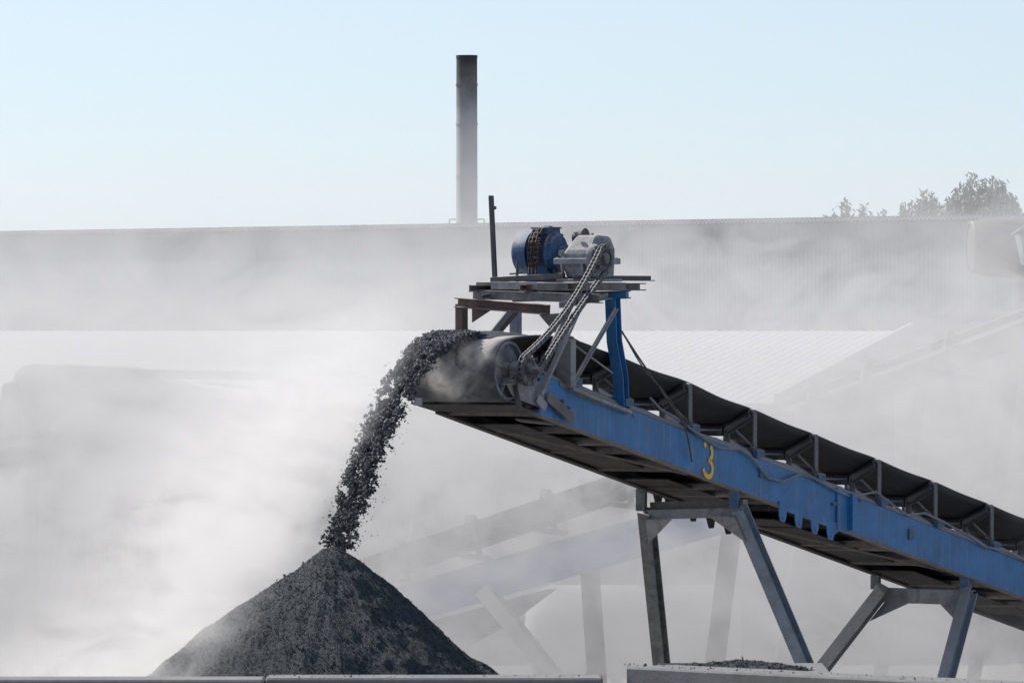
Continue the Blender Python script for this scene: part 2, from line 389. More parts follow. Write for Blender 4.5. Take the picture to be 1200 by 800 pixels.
def spill(p0, p1, thick, n, seed, label):
    rg = random.Random(seed); p0, p1 = Vector(p0), Vector(p1); mb = MB()
    for _ in range(n):
        t = rg.random() ** 1.3; q = p0.lerp(p1, t) + Vector((0, rg.uniform(.04, thick - .04), 0)); s = rg.choice((.004, .006, .008, .012)) * rg.uniform(.7, 1.3)
        v = [Vector((rg.uniform(-1, 1), rg.uniform(-1, 1), rg.uniform(-.6, .6))).normalized() * s for _ in range(4)]
        lo = min(x.z for x in v); mb.add([q + x + Vector((0, 0, -lo - .002)) for x in v], [(0, 1, 2), (0, 2, 3), (0, 3, 1), (1, 3, 2)])
    tag(mb.build('spilled_grit', M['ground'] if seed % 2 else M['stone']), label, 'grit', kind='stuff')
spill(a, b, .5, 260, 4, 'dark grit spilled along the top of the right concrete wall')
spill(P(311, 794, 54.2), P(707, 794, 54.2), .5, 150, 6, 'dark grit spilled along the wall top in front of the pile')

# ================================================================== GRAVEL PILE
def pile(name, apex, slopeL, slopeR, hgt, label, Rcap=0.12, seed=0, stones=42000, csize=0.006, cat='gravel pile', res=(150, 420), amp=1.0):
    root_loc = (apex.x, apex.y, apex.z - hgt); nr, na = res
    def rad(r, th):
        w_ = 0.5 + 0.5 * math.cos(th); s = slopeL * (1 - w_) + slopeR * w_
        s *= 1 + 0.05 * noise.noise(Vector((math.cos(th) * 1.7, math.sin(th) * 1.7, seed)))
        z = hgt + Rcap * .6 - math.sqrt((s * r) ** 2 + (Rcap * .6) ** 2)
        x, y = r * math.cos(th), r * math.sin(th)
        z += amp * .025 * noise.noise(Vector((x * 5, y * 5, 8)))
        z += amp * 0.075 * noise.noise(Vector((x * 1.5, y * 1.5, seed))) * min(1, r * 1.5) + .02 * noise.noise(Vector((math.cos(th) * 9, math.sin(th) * 9, r * .8))) * min(1, r) + 0.02 * noise.noise(Vector((x * 4, y * 4, seed))) * min(1, r * 2) + 0.02 * noise.noise(Vector((x * 9, y * 9, seed + 3))) + 0.012 * noise.noise(Vector((x * 30, y * 30, 5)))
        return Vector((x, y, z))
    Rm = hgt / min(slopeL, slopeR) * 1.03; vs = [rad(0, 0)]; fs = []
    for i in range(1, nr + 1):
        r = Rm * (i / nr) ** 1.15
        for j in range(na): vs.append(rad(r, 2 * math.pi * j / na))
    for j in range(na): fs.append((0, 1 + j, 1 + (j + 1) % na))
    for i in range(nr - 1):
        for j in range(na):
            k = (j + 1) % na; fs.append((1 + i * na + j, 1 + (i + 1) * na + j, 1 + (i + 1) * na + k, 1 + i * na + k))
    mb = MB().add(vs, fs)
    n_ = len(mb.v)
    for _ in range(stones):
        th = random.uniform(math.pi, 2 * math.pi) if random.random() < .93 else random.uniform(0, math.pi); r = Rm * math.sqrt(random.random()) * (0.62 if hgt > 1 else 1)
        c = rad(r, th); s = csize * random.uniform(.5, 1.6) * (random.uniform(1.8, 3.4) if random.random() < .012 + .03 * (r / Rm) ** 3 else 1)
        q = [Vector((random.uniform(-1, 1), random.uniform(-1, 1), random.uniform(-1, 1))).normalized() * s for _ in range(4)]
        mb.add([c + v + Vector((0, 0, s * .4)) for v in q], [(0, 1, 2), (0, 2, 3), (0, 3, 1), (1, 3, 2)])
    o = mb.build(name, M['gravel'], smooth=False, loc=root_loc)
    tag(o, label, cat)
    return o
LAND = CV.U(390, 641, 0.49)
def cw(v):   # conveyor-local to world
    return Vector((X0, Y0, 0)) + CV.u * v.x + CV.a * v.y + Vector((0, 0, v.z))
ap = cw(LAND)
pile('gravel_pile', ap, 0.73, 0.85, ap.z, 'dark blue grey crushed stone pile under the falling stream')
hp = P(872, 769, 57.5)
hp2 = pile('grit_heap', hp, 0.15, 0.19, 0.09, 'small low heap of dark grit behind the concrete wall between the trestle legs', Rcap=0.05, seed=5, stones=3500, res=(50, 160), amp=.5)
hp2.location.z -= 0.035
# the heap lies on a loading slab
mb = MB(); mb.box((-.68, -.7, 0), (.68, .9, hp.z - .095)); tag(mb.build('concrete_slab', M['concrete'], loc=(hp.x, hp.y, 0), bevel=.02), 'concrete plinth behind the wall carrying the small grit heap', 'plinth')
# pale chip of stone on the face of the pile

# ================================================================== MAIN CONVEYOR
conv = empty('belt_conveyor', (X0, Y0, 0), R(60))
tag(conv, 'blue inclined belt conveyor marked 3 with motor on top, dropping dark stone', 'conveyor')
AN, AF = -0.05, 0.99                       # near and far girder planes
pa = CV.U(640, 488, AN); pb = CV.U(1193, 697, AN); SL = (pb.z - pa.z) / (pb.x - pa.x)
def gb(u): return pa.z + (u - pa.x) * SL   # girder bottom height
UT = 13.6; GH = 0.335
ZC = CV.U(597, 434, 0).z; DR = 0.257
def L3(u, a, h): return Vector((u, a, gb(u) + h))

# --- girders
def girder(a, side, name='girder'):
    """side -1: near girder (face towards -y)"""
    mb = MB(); u0 = 0.42 if side < 0 else 0.45
    N_ = 40; us = [u0 + (UT - u0) * i / N_ for i in range(N_ + 1)]
    t = 0.012; fl = 0.075; s = side
    prof = [(0, 0), (-s * fl, 0), (-s * fl, t), (-s * t, t), (-s * t, GH - t), (-s * fl * 0.3, GH - t), (-s * .135, GH + .06), (-s * .13, GH + .072), (0, GH)]
    vs = []; n = len(prof)
    for u in us:
        wob = 0.004 * noise.noise(Vector((u * 3, a, 0)))
        for da, h in prof:
            hh = h
            if h > GH - .001 and abs(da) > .05: hh = h + 0.018 * noise.noise(Vector((u * 1.7, 4, a)))
            vs.append(Vector((u, a + da + wob, gb(u) + hh)))
    fs = [tuple(range(n))[::-1], tuple(range(N_ * n, N_ * n + n))]
    for i in range(N_):
        for j in range(n):
            k = (j + 1) % n; fs.append((i * n + j, i * n + k, (i + 1) * n + k, (i + 1) * n + j))
    return mb.add(vs, fs)
mb = girder(AN, -1)
# joint plates, stiffener at px~985 and lower lug plate
def on_face(px, py, da=-0.006): return CV.U(px, py, AN + da)
uj = CV.U(986, 600, AN).x
mb.prism([L3(uj - .11, AN - .002, -.03), L3(uj + .13, AN - .002, -.02), L3(uj + .13, AN - .002, GH + .01), L3(uj - .11, AN - .002, GH + .02)], (0, -.014, 0))
mb.prism([L3(uj + .10, AN - .016, .0), L3(uj + .13, AN - .016, .0), L3(uj + .13, AN - .016, GH), L3(uj + .10, AN - .016, GH)], (0, -.05, 0))
# toothed lug plate under the girder (px 912-975)
u1 = CV.U(912, 590, AN).x; u2 = CV.U(974, 620, AN).x
pts = [L3(u1, AN - .002, .03)]
nt_ = 4
for k in range(nt_):
    f0 = u1 + (u2 - u1) * (k / (nt_ - .7)); w_ = (u2 - u1) * 0.13
    pts += [L3(f0, AN - .002, -.09), L3(f0 + w_ * .2, AN - .002, -.14), L3(f0 + w_ * .8, AN - .002, -.14), L3(f0 + w_, AN - .002, -.09)]
    if k < nt_ - 1: pts += [L3(f0 + w_ * 1.05, AN - .002, -.03), L3(u1 + (u2 - u1) * ((k + 1) / (nt_ - .7)) - w_ * .05, AN - .002, -.03)]
pts += [L3(u2 + .14, AN - .002, -.03), L3(u2 + .14, AN - .002, .03)]
mb.prism(pts, (0, -.01, 0))
gnear = mb.build('girder', M['blue'], conv)
gfar = girder(AF, 1).build('girder', M['under'], conv); gfar['label'] = 'far girder, its inner side dark with grime and painted-in shade'
for k in range(nt_):   # dark bolt holes of the lugs
    f0 = u1 + (u2 - u1) * (k / (nt_ - .7)) + (u2 - u1) * .13 * .5
    mb = MB(); mb.cyl(L3(f0, AN - .0125, -.112), L3(f0, AN - .0145, -.112), .012, 10); mb.build('bolt_hole', M['dark'], conv)
mb = MB(); mb.prism([L3(.44, AN - .004, -.012), L3(UT - .2, AN - .004, -.012), L3(UT - .2, AN - .004, .002), L3(.44, AN - .004, .002)], (0, .07, 0)); mb.build('bottom_flange', M['caked'], conv)
mb = MB(); ua_, ub_ = CV.U(655, 470, AN).x, CV.U(742, 490, AN).x; top = []; bot = []
for i in range(41):
    u = ua_ + (ub_ - ua_) * i / 40; top.append(L3(u, AN - .007, GH - .0)); bot.append(L3(u, AN - .007, GH - .03 - .07 * abs(noise.noise(Vector((u * 4, 7, 0)))) - .03 * noise.noise(Vector((u * 17, 3, 0)))))
mb.prism(top + bot[::-1], (0, .005, 0)); mb.build('caked_dust', M['caked'], conv)
# small plates, bolts on the face
for px, py, w_, h_ in ((893, 553, .05, .09), (1069, 625, .10, .10), (980, 590, .12, .03), (1010, 586, .05, .02)):
    p = on_face(px, py, -.02); mb = MB(); mb.box((p.x - w_ / 2, p.y, p.z - h_ / 2), (p.x + w_ / 2, AN - .001, p.z + h_ / 2)); mb.build('clip_plate', M['blue_dirty'], conv, bevel=.004)
# dust bank lying on the girder's sloping top (ragged heap)
mb = MB(); vs = []; fs = []; n_ = 90; ua, ub = .55, 12.5
for i in range(n_ + 1):
    u = ua + (ub - ua) * i / n_; h = 0.025 + 0.045 * abs(noise.noise(Vector((u * 1.1, 9, 0)))) + .02 * noise.noise(Vector((u * 6, 2, 0)))
    for j, (da, hh) in enumerate(((.012, .010), (.05, .03 + h * .5), (.10, .05 + h * .8), (.16, .06 + h * .6), (.19, .02))):
        vs.append(L3(u, AN + da, GH + hh))
for i in range(n_):
    for j in range(4): fs.append((i * 5 + j, i * 5 + j + 1, i * 5 + j + 6, i * 5 + j + 5))
mb.add(vs, fs); d_ = mb.build('dust_bank', M['bank'], conv, smooth=True)

# --- number 3
def strip(pts, w_):
    out = []
    for i, p in enumerate(pts):
        a_ = Vector(pts[max(i - 1, 0)]); b_ = Vector(pts[min(i + 1, len(pts) - 1)]); d = (b_ - a_).normalized(); n = Vector((-d.y, d.x)) * w_ / 2
        out.append((Vector(p) + n, Vector(p) - n))
    return out
def arc(cx, cy, rx, ry, a0, a1, n=14): return [(cx + rx * math.cos(R(a0 + (a1 - a0) * i / n)), cy + ry * math.sin(R(a0 + (a1 - a0) * i / n))) for i in range(n + 1)]
mb = MB(); c3 = CV.U(829, 539, AN)
for path in (arc(0, .078, .078, .068, 112, 150, 5), arc(0, .075, .078, .072, 52, -78, 14), arc(0, -.068, .085, .075, 84, -168, 18)):
    st = strip(path, .042); vs = []; fs = []
    for l_, r_ in st:
        for q in (l_, r_): vs.append(Vector((c3.x + q.x, AN - .0065, c3.z + q.y + q.x * SL * .8)))
    for i in range(len(st) - 1): fs.append((2 * i, 2 * i + 1, 2 * i + 3, 2 * i + 2))
    mb.add(vs, fs)
o = mb.build('number_marking', M['yellow'], gnear); o['label'] = 'yellow painted number 3'
sol = o.modifiers.new('s', 'SOLIDIFY'); sol.thickness = .002

# --- belt
HC = 0.65; WA = R(29)
def belt_prof(u):
    """cross-section of the carrying run at u: list of (a,z)"""
    k = min(1, max(0, (u - .15) / 1.25)); k = k * k * (3 - 2 * k) ; ang = WA * k
    zc = gb(u) + HC; f = min(1, max(0, u / .7)); zc = (ZC + DR + .004) * (1 - f) + zc * f if u < .7 else zc
    cx = .45; hw = .165; wl_ = .285
    zc += -0.012 * (1 - math.cos(2 * math.pi * (u - IDL[0]) / IDS)) * .5 if u > 1.2 else 0
    z1 = math.sin(ang) * wl_; x1 = math.cos(ang) * wl_
    ex = .022 * noise.noise(Vector((u * .8, 1, 0))) if u > 1.5 else 0
    pts = []
    for sgn in (-1, 1):
        side = [(cx + sgn * (hw + x1 * t), zc + (z1 + (ex if sgn < 0 else -ex) * t) * t) for t in (1, .66, .33, .12)]
        pts.append(side)
    return pts[0] + [(cx - hw * .7, zc - .002), (cx, zc - .003), (cx + hw * .7, zc - .002)] + pts[1][::-1]
AB = .035
ipx = [(800, 452), (876, 480), (948, 505), (1022, 533), (1088, 558), (1154, 590)]
IDL = [CV.U(px - 2, py, AB + .05).x for px, py in ipx]; IDS = (IDL[-1] - IDL[0]) / 5
print('idlers', [round(x, 2) for x in IDL], 'slope', SL, 'LAND', LAND, 'girder', pa, pb)
vs = []; rows = 0
us = [UT - i * .09 for i in range(int(UT / .09) + 1)]; us = [u for u in us if u > 0.02]
for u in us:
    for a_, z in belt_prof(u): vs.append(Vector((u, a_, z)))
    rows += 1
nb = 11; n_w = 22
flat = [belt_prof(0)[j][0] for j in range(nb)]
for i in range(n_w + 1):
    th = R(90) + math.pi * 1.0 * i / n_w
    for a_ in flat: vs.append(Vector((DR * math.cos(th), a_, ZC + DR * math.sin(th)))) 
    rows += 1
for i in range(1, 60):
    u = UT * i / 59
    zr = gb(u) + .11 if u > .8 else (ZC - DR) * (1 - u / .8) + (gb(.8) + .11) * u / .8
    for a_ in flat: vs.append(Vector((u, a_, zr)))
    rows += 1
fs = []
for i in range(rows - 1):
    for j in range(nb - 1): fs.append((i * nb + j, i * nb + j + 1, (i + 1) * nb + j + 1, (i + 1) * nb + j))
mb = MB().add(vs, fs); belt = mb.build('belt', M['rubber'], conv, smooth=True)
belt.data.materials.append(M['drumrubber']); hr = len(us)
for i_, p_ in enumerate(belt.data.polygons):
    row = i_ // (nb - 1); p_.material_index = 1 if hr - 6 <= row <= hr + n_w else 0
sol = belt.modifiers.new('s', 'SOLIDIFY'); sol.thickness = .013; sol.offset = 0

# --- head pulley
hd = MB(); 
hd.lathe((0, 0, ZC), (0, 1, ZC), [(0.04, .0), (0.04, .225), (0.0, .225), (0.0, .247), (.9, .247), (.9, .225), (.86, .225), (.86, 0)], 48, cap=False)
pul = hd.build('head_pulley', M['gear'], conv, smooth=True)
mb = MB()
for k in range(5):
    th = R(72 * k + 20); c, s = math.cos(th), math.sin(th)
    mb.prism([(.05 * c, .034, ZC + .05 * s), (.222 * c, .034, ZC + .222 * s), (.222 * c, .006, ZC + .222 * s), (.05 * c, -.03, ZC + .05 * s)], (-.008 * s, 0, .008 * c))
mb.build('web_plate', M['gear'], pul)
mb = MB().lathe((0, -.02, ZC), (0, 1, ZC), [(0, .03), (0, .062), (.05, .075), (.062, .075), (.07, 0)], 24, cap=False); mb.build('hub', M['grey'], pul, smooth=True)
mb = MB().cyl((0, -.30, ZC), (0, 1.1, ZC), .034, 20); mb.build('shaft', M['grey'], pul, smooth=True)
# bearings
def bearing(a):
    mb = MB(); mb.lathe((0, a - .05, ZC), (0, a + .05, ZC), [(0, .045), (0, .07), (.015, .08), (.085, .08), (.1, .07), (.1, .045)], 24)
    mb.box((-.13, a - .035, ZC - .105), (.13, a + .035, ZC - .075)); mb.box((-.08, a - .035, ZC - .08), (.08, a + .035, ZC - .02))
    for x in (-.105, .105): mb.cyl((x, a, ZC - .08), (x, a, ZC - .045), .016, 6)
    return mb.build('bearing', M['grey'], conv, smooth=True, bevel=.004)
bearing(AN - .03); bearing(AF + .03)
# head side plates: bearing seats (near one pale)
for a_, m_ in ((AN - .012, 'pale'), (AF + .002, 'under')):
    mb = MB(); mb.prism([(-.15, a_, ZC - .105), (.30, a_, ZC - .105), (.52, a_, gb(.52) + GH - .02), (.52, a_, gb(.52) + .06), (.05, a_, ZC - .245), (-.06, a_, ZC - .20)], (0, .012, 0))
    mb.box((-.15, a_ - .03, ZC - .117), (.32, a_ + .05, ZC - .106))
    sp = mb.build('side_plate', M[m_], conv, bevel=.003)
mb = MB(); mb.beam((-.06, AN - .03, ZC - .09), (.02, AN - .035, ZC - .33), .05, .012); mb.build('hanging_tab', M['dark'], conv)
# nose box under drum: cross plates, snub pulley
n1, n2, n3 = CV.U(513, 468, AF - .02), CV.U(517, 473.5, AF - .02), CV.U(600, 514, AF - .02)
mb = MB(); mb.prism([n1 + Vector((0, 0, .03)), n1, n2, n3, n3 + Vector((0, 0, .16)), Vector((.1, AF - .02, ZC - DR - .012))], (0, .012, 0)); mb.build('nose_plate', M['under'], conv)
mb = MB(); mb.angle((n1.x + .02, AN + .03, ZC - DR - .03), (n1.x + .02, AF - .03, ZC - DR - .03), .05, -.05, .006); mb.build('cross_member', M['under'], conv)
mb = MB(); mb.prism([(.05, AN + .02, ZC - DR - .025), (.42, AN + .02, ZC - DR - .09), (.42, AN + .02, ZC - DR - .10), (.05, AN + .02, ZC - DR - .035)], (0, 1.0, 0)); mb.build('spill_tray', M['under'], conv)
mb = MB(); mb.cyl((.36, .02, gb(.36) + .10), (.36, .93, gb(.36) + .10), .06, 20); mb.build('snub_pulley', M['caked'], conv, smooth=True)
c = CV.A(490, 466, -.12); mb = MB(); mb.beam(c + Vector((0, -.04, .0)), c + Vector((0, .04, .0)), .012, .13); mb.beam(c + Vector((0, 0, .03)), (.15, .95, ZC - .25), .03, .03)
mb.build('scraper', M['pale'], conv)
# head end far girder extension (tapered)
# --- underside: tray plates and cross angles, thin rods
for uu in (.55, 1.35, 2.3, 3.15, 4.05, 5.1, 6.0, 7.0, 8.0, 9.2, 10.4):
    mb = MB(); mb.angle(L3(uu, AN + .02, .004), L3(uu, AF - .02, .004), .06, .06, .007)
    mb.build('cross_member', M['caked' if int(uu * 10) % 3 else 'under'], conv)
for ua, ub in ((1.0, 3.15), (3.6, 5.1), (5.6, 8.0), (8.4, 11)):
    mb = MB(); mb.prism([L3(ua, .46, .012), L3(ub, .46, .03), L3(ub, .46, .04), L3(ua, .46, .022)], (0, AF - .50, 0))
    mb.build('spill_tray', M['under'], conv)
mb = MB()
mb.tube([L3(1.1, AF - .2, -.01), L3(3.2, AN + .1, -.005)], .009, 6); mb.build('tie_rod', M['caked'], conv)
mb = MB(); mb.tube([L3(5.6, AF - .1, -.01), L3(8.2, AN + .1, -.005)], .009, 6); mb.build('tie_rod', M['caked'], conv)
mb = MB(); mb.prism([L3(.62, .3, .0), L3(.78, .05, .0), L3(.86, .05, .0), L3(.72, .3, 0)], (0, 0, -.015)); mb.build('brace_plate', M['caked'], conv)
for uu in (2.0, 4.5, 7.3, 10):
    mb = MB(); mb.cyl(L3(uu, .03, .06), L3(uu, .9, .06), .04, 14); mb.build('return_roller', M['caked'], conv, smooth=True)

# --- idlers
def make_idler():
    root = empty('idler', (0, 0, 0), 0, conv)
    rr = .050; zc = HC - rr - .010
    mb = MB().lathe((0, .295, zc), (0, .605, zc), [(0, .012), (0, .036), (.008, rr), (.302, rr), (.31, .036), (.31, .012)], 20); mb.build('roll', M['roll'], root, smooth=True)
    for sgn in (-1, 1):
        cx = .45; a0 = cx + sgn * .19; a1 = a0 + sgn * math.cos(WA) * .285; z0 = zc + .012; z1 = z0 + math.sin(WA) * .285
        p, q = Vector((-.02, a0, z0)), Vector((-.02, a1, z1)); L = (q - p).length
        mb = MB().lathe(p, q, [(-.012, .014), (-.012, .030), (0, .036), (.008, rr), (L - .008, rr), (L, .036), (L, .014), (L + .02, .014)], 20); mb.build('roll', M['roll'], root, smooth=True)
    mb = MB(); zb = GH + .10
    mb.angle((-.04, AN + .04, zb), (-.04, AF - .04, zb), .09, -.05, .008)
    for sgn in (-1, 1):
        cx = .45; a1 = cx + sgn * (.19 + math.cos(WA) * .285 + .022); zt = zc + .012 + math.sin(WA) * .285
        pts = [(-.02, a1 - sgn * .035, zt + .04), (-.02, a1, zt + .03), (-.02, a1 + sgn * .006, zt - .03), (-.02, a1 + sgn * .004, zb + .01)]
        for i in range(3): mb.beam(pts[i], pts[i + 1], .012, .062, up=(1, 0, 0))
        mb.beam((-.02, a1 - sgn * .015, zb + .01), (-.02, cx + sgn * .24, zt - .12), .014, .03, up=(1, 0, 0))
        mb.beam((-.02, cx + sgn * .175, zb), (-.02, cx + sgn * .175, zc + .03), .04, .012, up=(0, 1, 0))
        mb.beam((-.02, cx + sgn * .21, zb), (-.02, cx + sgn * .20, zc + .02), .03, .012, up=(0, 1, 0))
    mb.box((-.07, AN + .005, zb - .05), (.06, AN + .09, zb - .005))
    mb.cyl((-.05, AN + .05, zb), (-.05, AN + .05, zb + .03), .013, 6); mb.cyl((.03, AN + .05, zb), (.03, AN + .05, zb + .03), .013, 6)
    mb.build('bracket', M['grey'], root)
    mb = MB(); mb.box((-.09, AN - .03, GH + .02), (.05, AN + .02, GH + .085)); mb.build('mounting_block', M['blue_dirty'], root, bevel=.004)
    return root
allu = [IDL[0] - IDS * 1.0, IDL[0] - IDS * 1.75] + IDL + [IDL[-1] + IDS * k for k in (1, 2, 3, 4)]
proto = make_idler()
for i, u in enumerate(allu):
    o = proto if i == 0 else copy_tree(proto, conv); o.location = (u, 0, gb(u)); 

# --- trestles
def trestle(near_top, far_top, near_dir, far_dir, beamh, extra):
    root = empty('trestle', (0, 0, 0), 0, conv)
    n0, f0 = Vector(near_top), Vector(far_top)
    mb = MB(); mb.channel(f0 + Vector((0, .03, 0)), n0 + Vector((0, -.03, 0)), -.07, beamh, .01); mb.build('cross_beam', M['pale'], root, bevel=.002)
    for top, dr, m_ in ((n0, near_dir, 'blue_leg'), (f0, far_dir, 'grey')):
        bot = top + Vector(dr) * (top.z - .02) / (-Vector(dr).z)
        mb = MB(); mb.ibeam(top + Vector((0, 0, beamh * .45)), bot, .12, .12, .012, up=(1, 0, .3)); lg = mb.build('leg', M[m_], root, bevel=.002)
        mb = MB(); mb.box((bot.x - .15, bot.y - .15, 0.0), (bot.x + .15, bot.y + .15, .02)); mb.build('foot_plate', M['grey'], root)
        s = 1 if top is n0 else -1
        mb = MB(); c = top + Vector((-.03, s * .02, -beamh / 2)); mb.prism([c, c + Vector((0, s * .26, .0)), c + Vector((0, s * .26, .01)) , c + Vector((0, s*.05, .01)), c + Vector(dr).normalized() * .26], (-.012, 0, 0))
        mb.build('gusset', M['pale'], root)
        # saddle up to the girder
        ga = AN + .05 if top is n0 else AF - .05
        mb = MB(); gz = gb(top.x) - .005
        mb.beam((top.x - .01, ga, top.z + beamh * .4), (top.x - .01, ga, gz), .09, .014, up=(1, 0, 0)); mb.beam((top.x + .05, ga, top.z + beamh * .4), (top.x + .05, ga, gz + .02), .014, .10, up=(1, 0, 0))
        mb.build('saddle', M['grey' if s < 0 else 'blue_dirty'], root)
    if extra:
        mb = MB(); mb.beam(f0 + Vector((.12, .0, beamh * .9)), n0 + Vector((.12, .0, beamh * .9)), .09, .07); mb.build('cross_beam', M['caked'], root)
        for px, py in ((771, 584), (784, 587), (812, 603), (833, 611), (853, 618)):
            p = CV.U(px, py, AF); mb = MB(); mb.prism([(p.x - .09, p.y, p.z + .07), (p.x + .09, p.y, p.z + .03), (p.x + .06, p.y, p.z - .06), (p.x - .02, p.y, p.z - .06)], (0, .012, 0)); mb.build('lug', M['under'], root)
    return root
t1n = CV.U(866, 600, AN + .0); t1f = CV.A(757, 603, t1n.x)
def dirfrom(top, px, py, a_guess_u):   # direction from top to a point seen at px,py with given u
    q = CV.A(px, py, a_guess_u); return (q - top).normalized()
fall = 1.35
t1nd = dirfrom(t1n, 945, 785, t1n.x + .60 * fall); t1fd = dirfrom(t1f, 775, 778, t1f.x + .60 * fall)
trestle(t1n, t1f, t1nd, t1fd, .085, True)
t2n = CV.U(1136, 700, AN); t2f = CV.A(1036, 697, t2n.x)
t2nd = dirfrom(t2n, 1110, 795, t2n.x - .75); t2fd = dirfrom(t2f, 966, 785, t2f.x - .75)
trestle(t2n, t2f, t2nd, t2fd, .14, False)
print('trestle', t1n, t1f, t1nd, t1fd, t2n, t2f, t2nd, t2fd)

# --- drive platform
plat = empty('drive_platform', (0, 0, 0), 0, conv)
def pbeam(name, p, q, w_, h_, mat, kind='beam', up=(0, 0, 1), bev=.002):
    mb = MB(); getattr(mb, kind)(p, q, w_, h_, up=up) if kind != 'channel' else mb.channel(p, q, w_, h_, .01, up)
    return mb.build(name, M[mat], plat, bevel=bev)
AP0, AP1 = AN + .02, 1.05
u_nl = CV.U(663, 420, AP0).x; u_nr = CV.U(721, 360, AP0).x; u_fl = CV.U(545, 370, AP1).x; u_fr = CV.U(609, 370, AP1).x
print('posts', u_nl, u_nr, u_fl, u_fr)
zt = CV.U(663, 372, AP0).z
# posts
pbeam('post', (u_nl, AP0, gb(u_nl) + GH - .02), (u_nl, AP0, CV.U(663, 398, AP0).z), .15, .09, 'pale', 'beam', up=(1, 0, 0))
pbeam('post', (u_fl, AP1, gb(u_fl) + .1), (u_fl, AP1, CV.U(545, 356, AP1).z), .07, .10, 'rusty', 'channel', up=(1, 0, 0))
pbeam('post', (u_fr, AP1, gb(u_fr) + .1), (u_fr, AP1, CV.U(607, 362, AP1).z), .08, .08, 'blue_leg', 'channel', up=(1, 0, 0))
mb = MB(); q0 = CV.U(718, 350, AP0); q1 = CV.U(720, 400, AP0); q2 = CV.U(727, 440, AP0); q3 = CV.U(729, 478, AP0)
for a_, b_ in ((q0, q1), (q1, q2), (q2, q3)): mb.ibeam(a_, b_ + (b_ - a_) * .03, .10, .10, .01, up=(1, 0, 0))
mb.build('post', M['blue'], plat, bevel=.002)
# braces
pbeam('brace', CV.U(722, 362, AP0 - .06), CV.U(672, 448, AP0 - .06), .055, .012, 'pale', up=(0, 1, 0))
pbeam('brace', CV.U(722, 362, AP0 - .055), CV.U(672, 448, AP0 - .055), .012, .05, 'pale', up=(0, 1, 0))
pbeam('brace', CV.U(603, 364, AP1), CV.U(574, 398, AP1), .06, .06, 'rusty')
pbeam('brace', CV.U(600, 362, AP1 - .02), CV.U(571, 398, AP1 - .02), .02, .07, 'blue_leg')
# rusty low cross beam
pbeam('cross_beam', CV.A(537, 354.5, u_fl - .04), CV.A(645, 363, u_nl + .1), .07, .085, 'rusty', 'channel')
mb = MB(); c = CV.A(553, 360, u_fl - .045); mb.prism([c, c + Vector((0, -.20, -.015)), c + Vector((0, 0, -.13))], (.012, 0, 0)); mb.build('gusset', M['rusty'], plat)
mb = MB(); c = CV.A(634, 366, u_nl + .06); mb.prism([c + Vector((0, .02, -.02)), c + Vector((0, -.26, -.0)), c + Vector((0, -.24, -.14)), c + Vector((0, -.16, -.20))], (.02, 0, 0)); mb.build('gusset', M['caked'], plat)
# strut from near low corner under the gearbox to the sprocket mount (pale)
# main cross beams (along a)
for (p, q, h_, m_) in ((CV.A(554, 345, 1.02), CV.A(702, 350, 1.02), .078, 'grey'), (CV.A(600, 349, 1.95), CV.A(735, 345, 1.95), .07, 'dark')):
    pbeam('cross_beam', p, q, -.07, h_, m_, 'channel')
# longitudinals (along u)
za1 = CV.U(740, 336, .0).z
pbeam('long_beam', (CV.U(664, 336, .02).x, .02, za1), (CV.U(749, 336, .02).x, .02, za1), .07, .065, 'grey', 'channel')
pbeam('long_beam', (1.0, -.045, za1 + .05), (CV.U(762, 331, -.045).x, -.045, za1 + .05), .05, .045, 'dark', 'angle')
pbeam('long_beam', (.95, .95, CV.A(590, 338, 1.2).z), (2.1, .95, CV.A(590, 338, 1.2).z), .07, .06, 'grey', 'channel')
pbeam('long_beam', (.95, .45, za1 - .01), (2.15, .45, za1 - .01), .07, .06, 'rusty', 'channel')
pbeam('long_beam', CV.A(565, 351, .9), CV.A(565, 351, .9) + Vector((.5, 0, .05)), .04, .04, 'dark', 'angle')
pbeam('cross_beam', CV.A(717, 346, 1.75), CV.A(733, 345, 1.75) + Vector((.0, -.02, 0)), .05, .05, 'blue')
pbeam('long_beam', (CV.U(655, 361, -.06).x, -.06, CV.U(655, 361, -.06).z - .0), (CV.U(712, 348, -.06).x, -.06, CV.U(712, 350, -.06).z), .05, .05, 'pale', 'angle')
# base plates below motor and gearbox
zp = CV.A(660, 331, 1.4).z
mb = MB(); mb.box((1.12, .30, zp - .02), (1.85, .98, zp + .004)); mb.build('base_plate', M['caked'], plat, bevel=.003)
mb = MB(); mb.box((1.05, -.06, zp - .07), (1.9, .34, zp - .0)); mb.build('base_plate', M['grey'], plat, bevel=.004)
pbeam('rail', CV.A(576, 328, 1.2), CV.A(661, 323, 1.2), .05, .045, 'dark')
pbeam('rail', CV.A(578, 334.5, 1.1), CV.A(640, 335, 1.1), .08, .065, 'pale')
pbeam('rail', CV.A(578, 340, 1.3), CV.A(690, 342, 1.3), .08, .05, 'dark')
pbeam('rail', (1.75, .35, zp + .03), (1.75, 1.02, zp + .03), .05, .04, 'dark')
mb = MB(); mb.cyl((1.2, CV.A(606, 318, 1.2).y, zp), (1.2, CV.A(606, 318, 1.2).y, CV.A(606, 306, 1.2).z), .012, 8)
mb.beam(CV.A(598, 321, 1.2), CV.A(611, 320, 1.2), .03, .012); mb.build('bolt', M['dark'], plat)
# pale angle running down beside the chain to the girder (chain guard bar)
pbeam('guide_bar', CV.U(686, 345, -.11), CV.U(633, 462, -.11), .045, .03, 'pale')
pbeam('guide_bar', CV.U(676, 352, -.05), CV.U(648, 408, -.05), .05, .05, 'pale', 'angle')
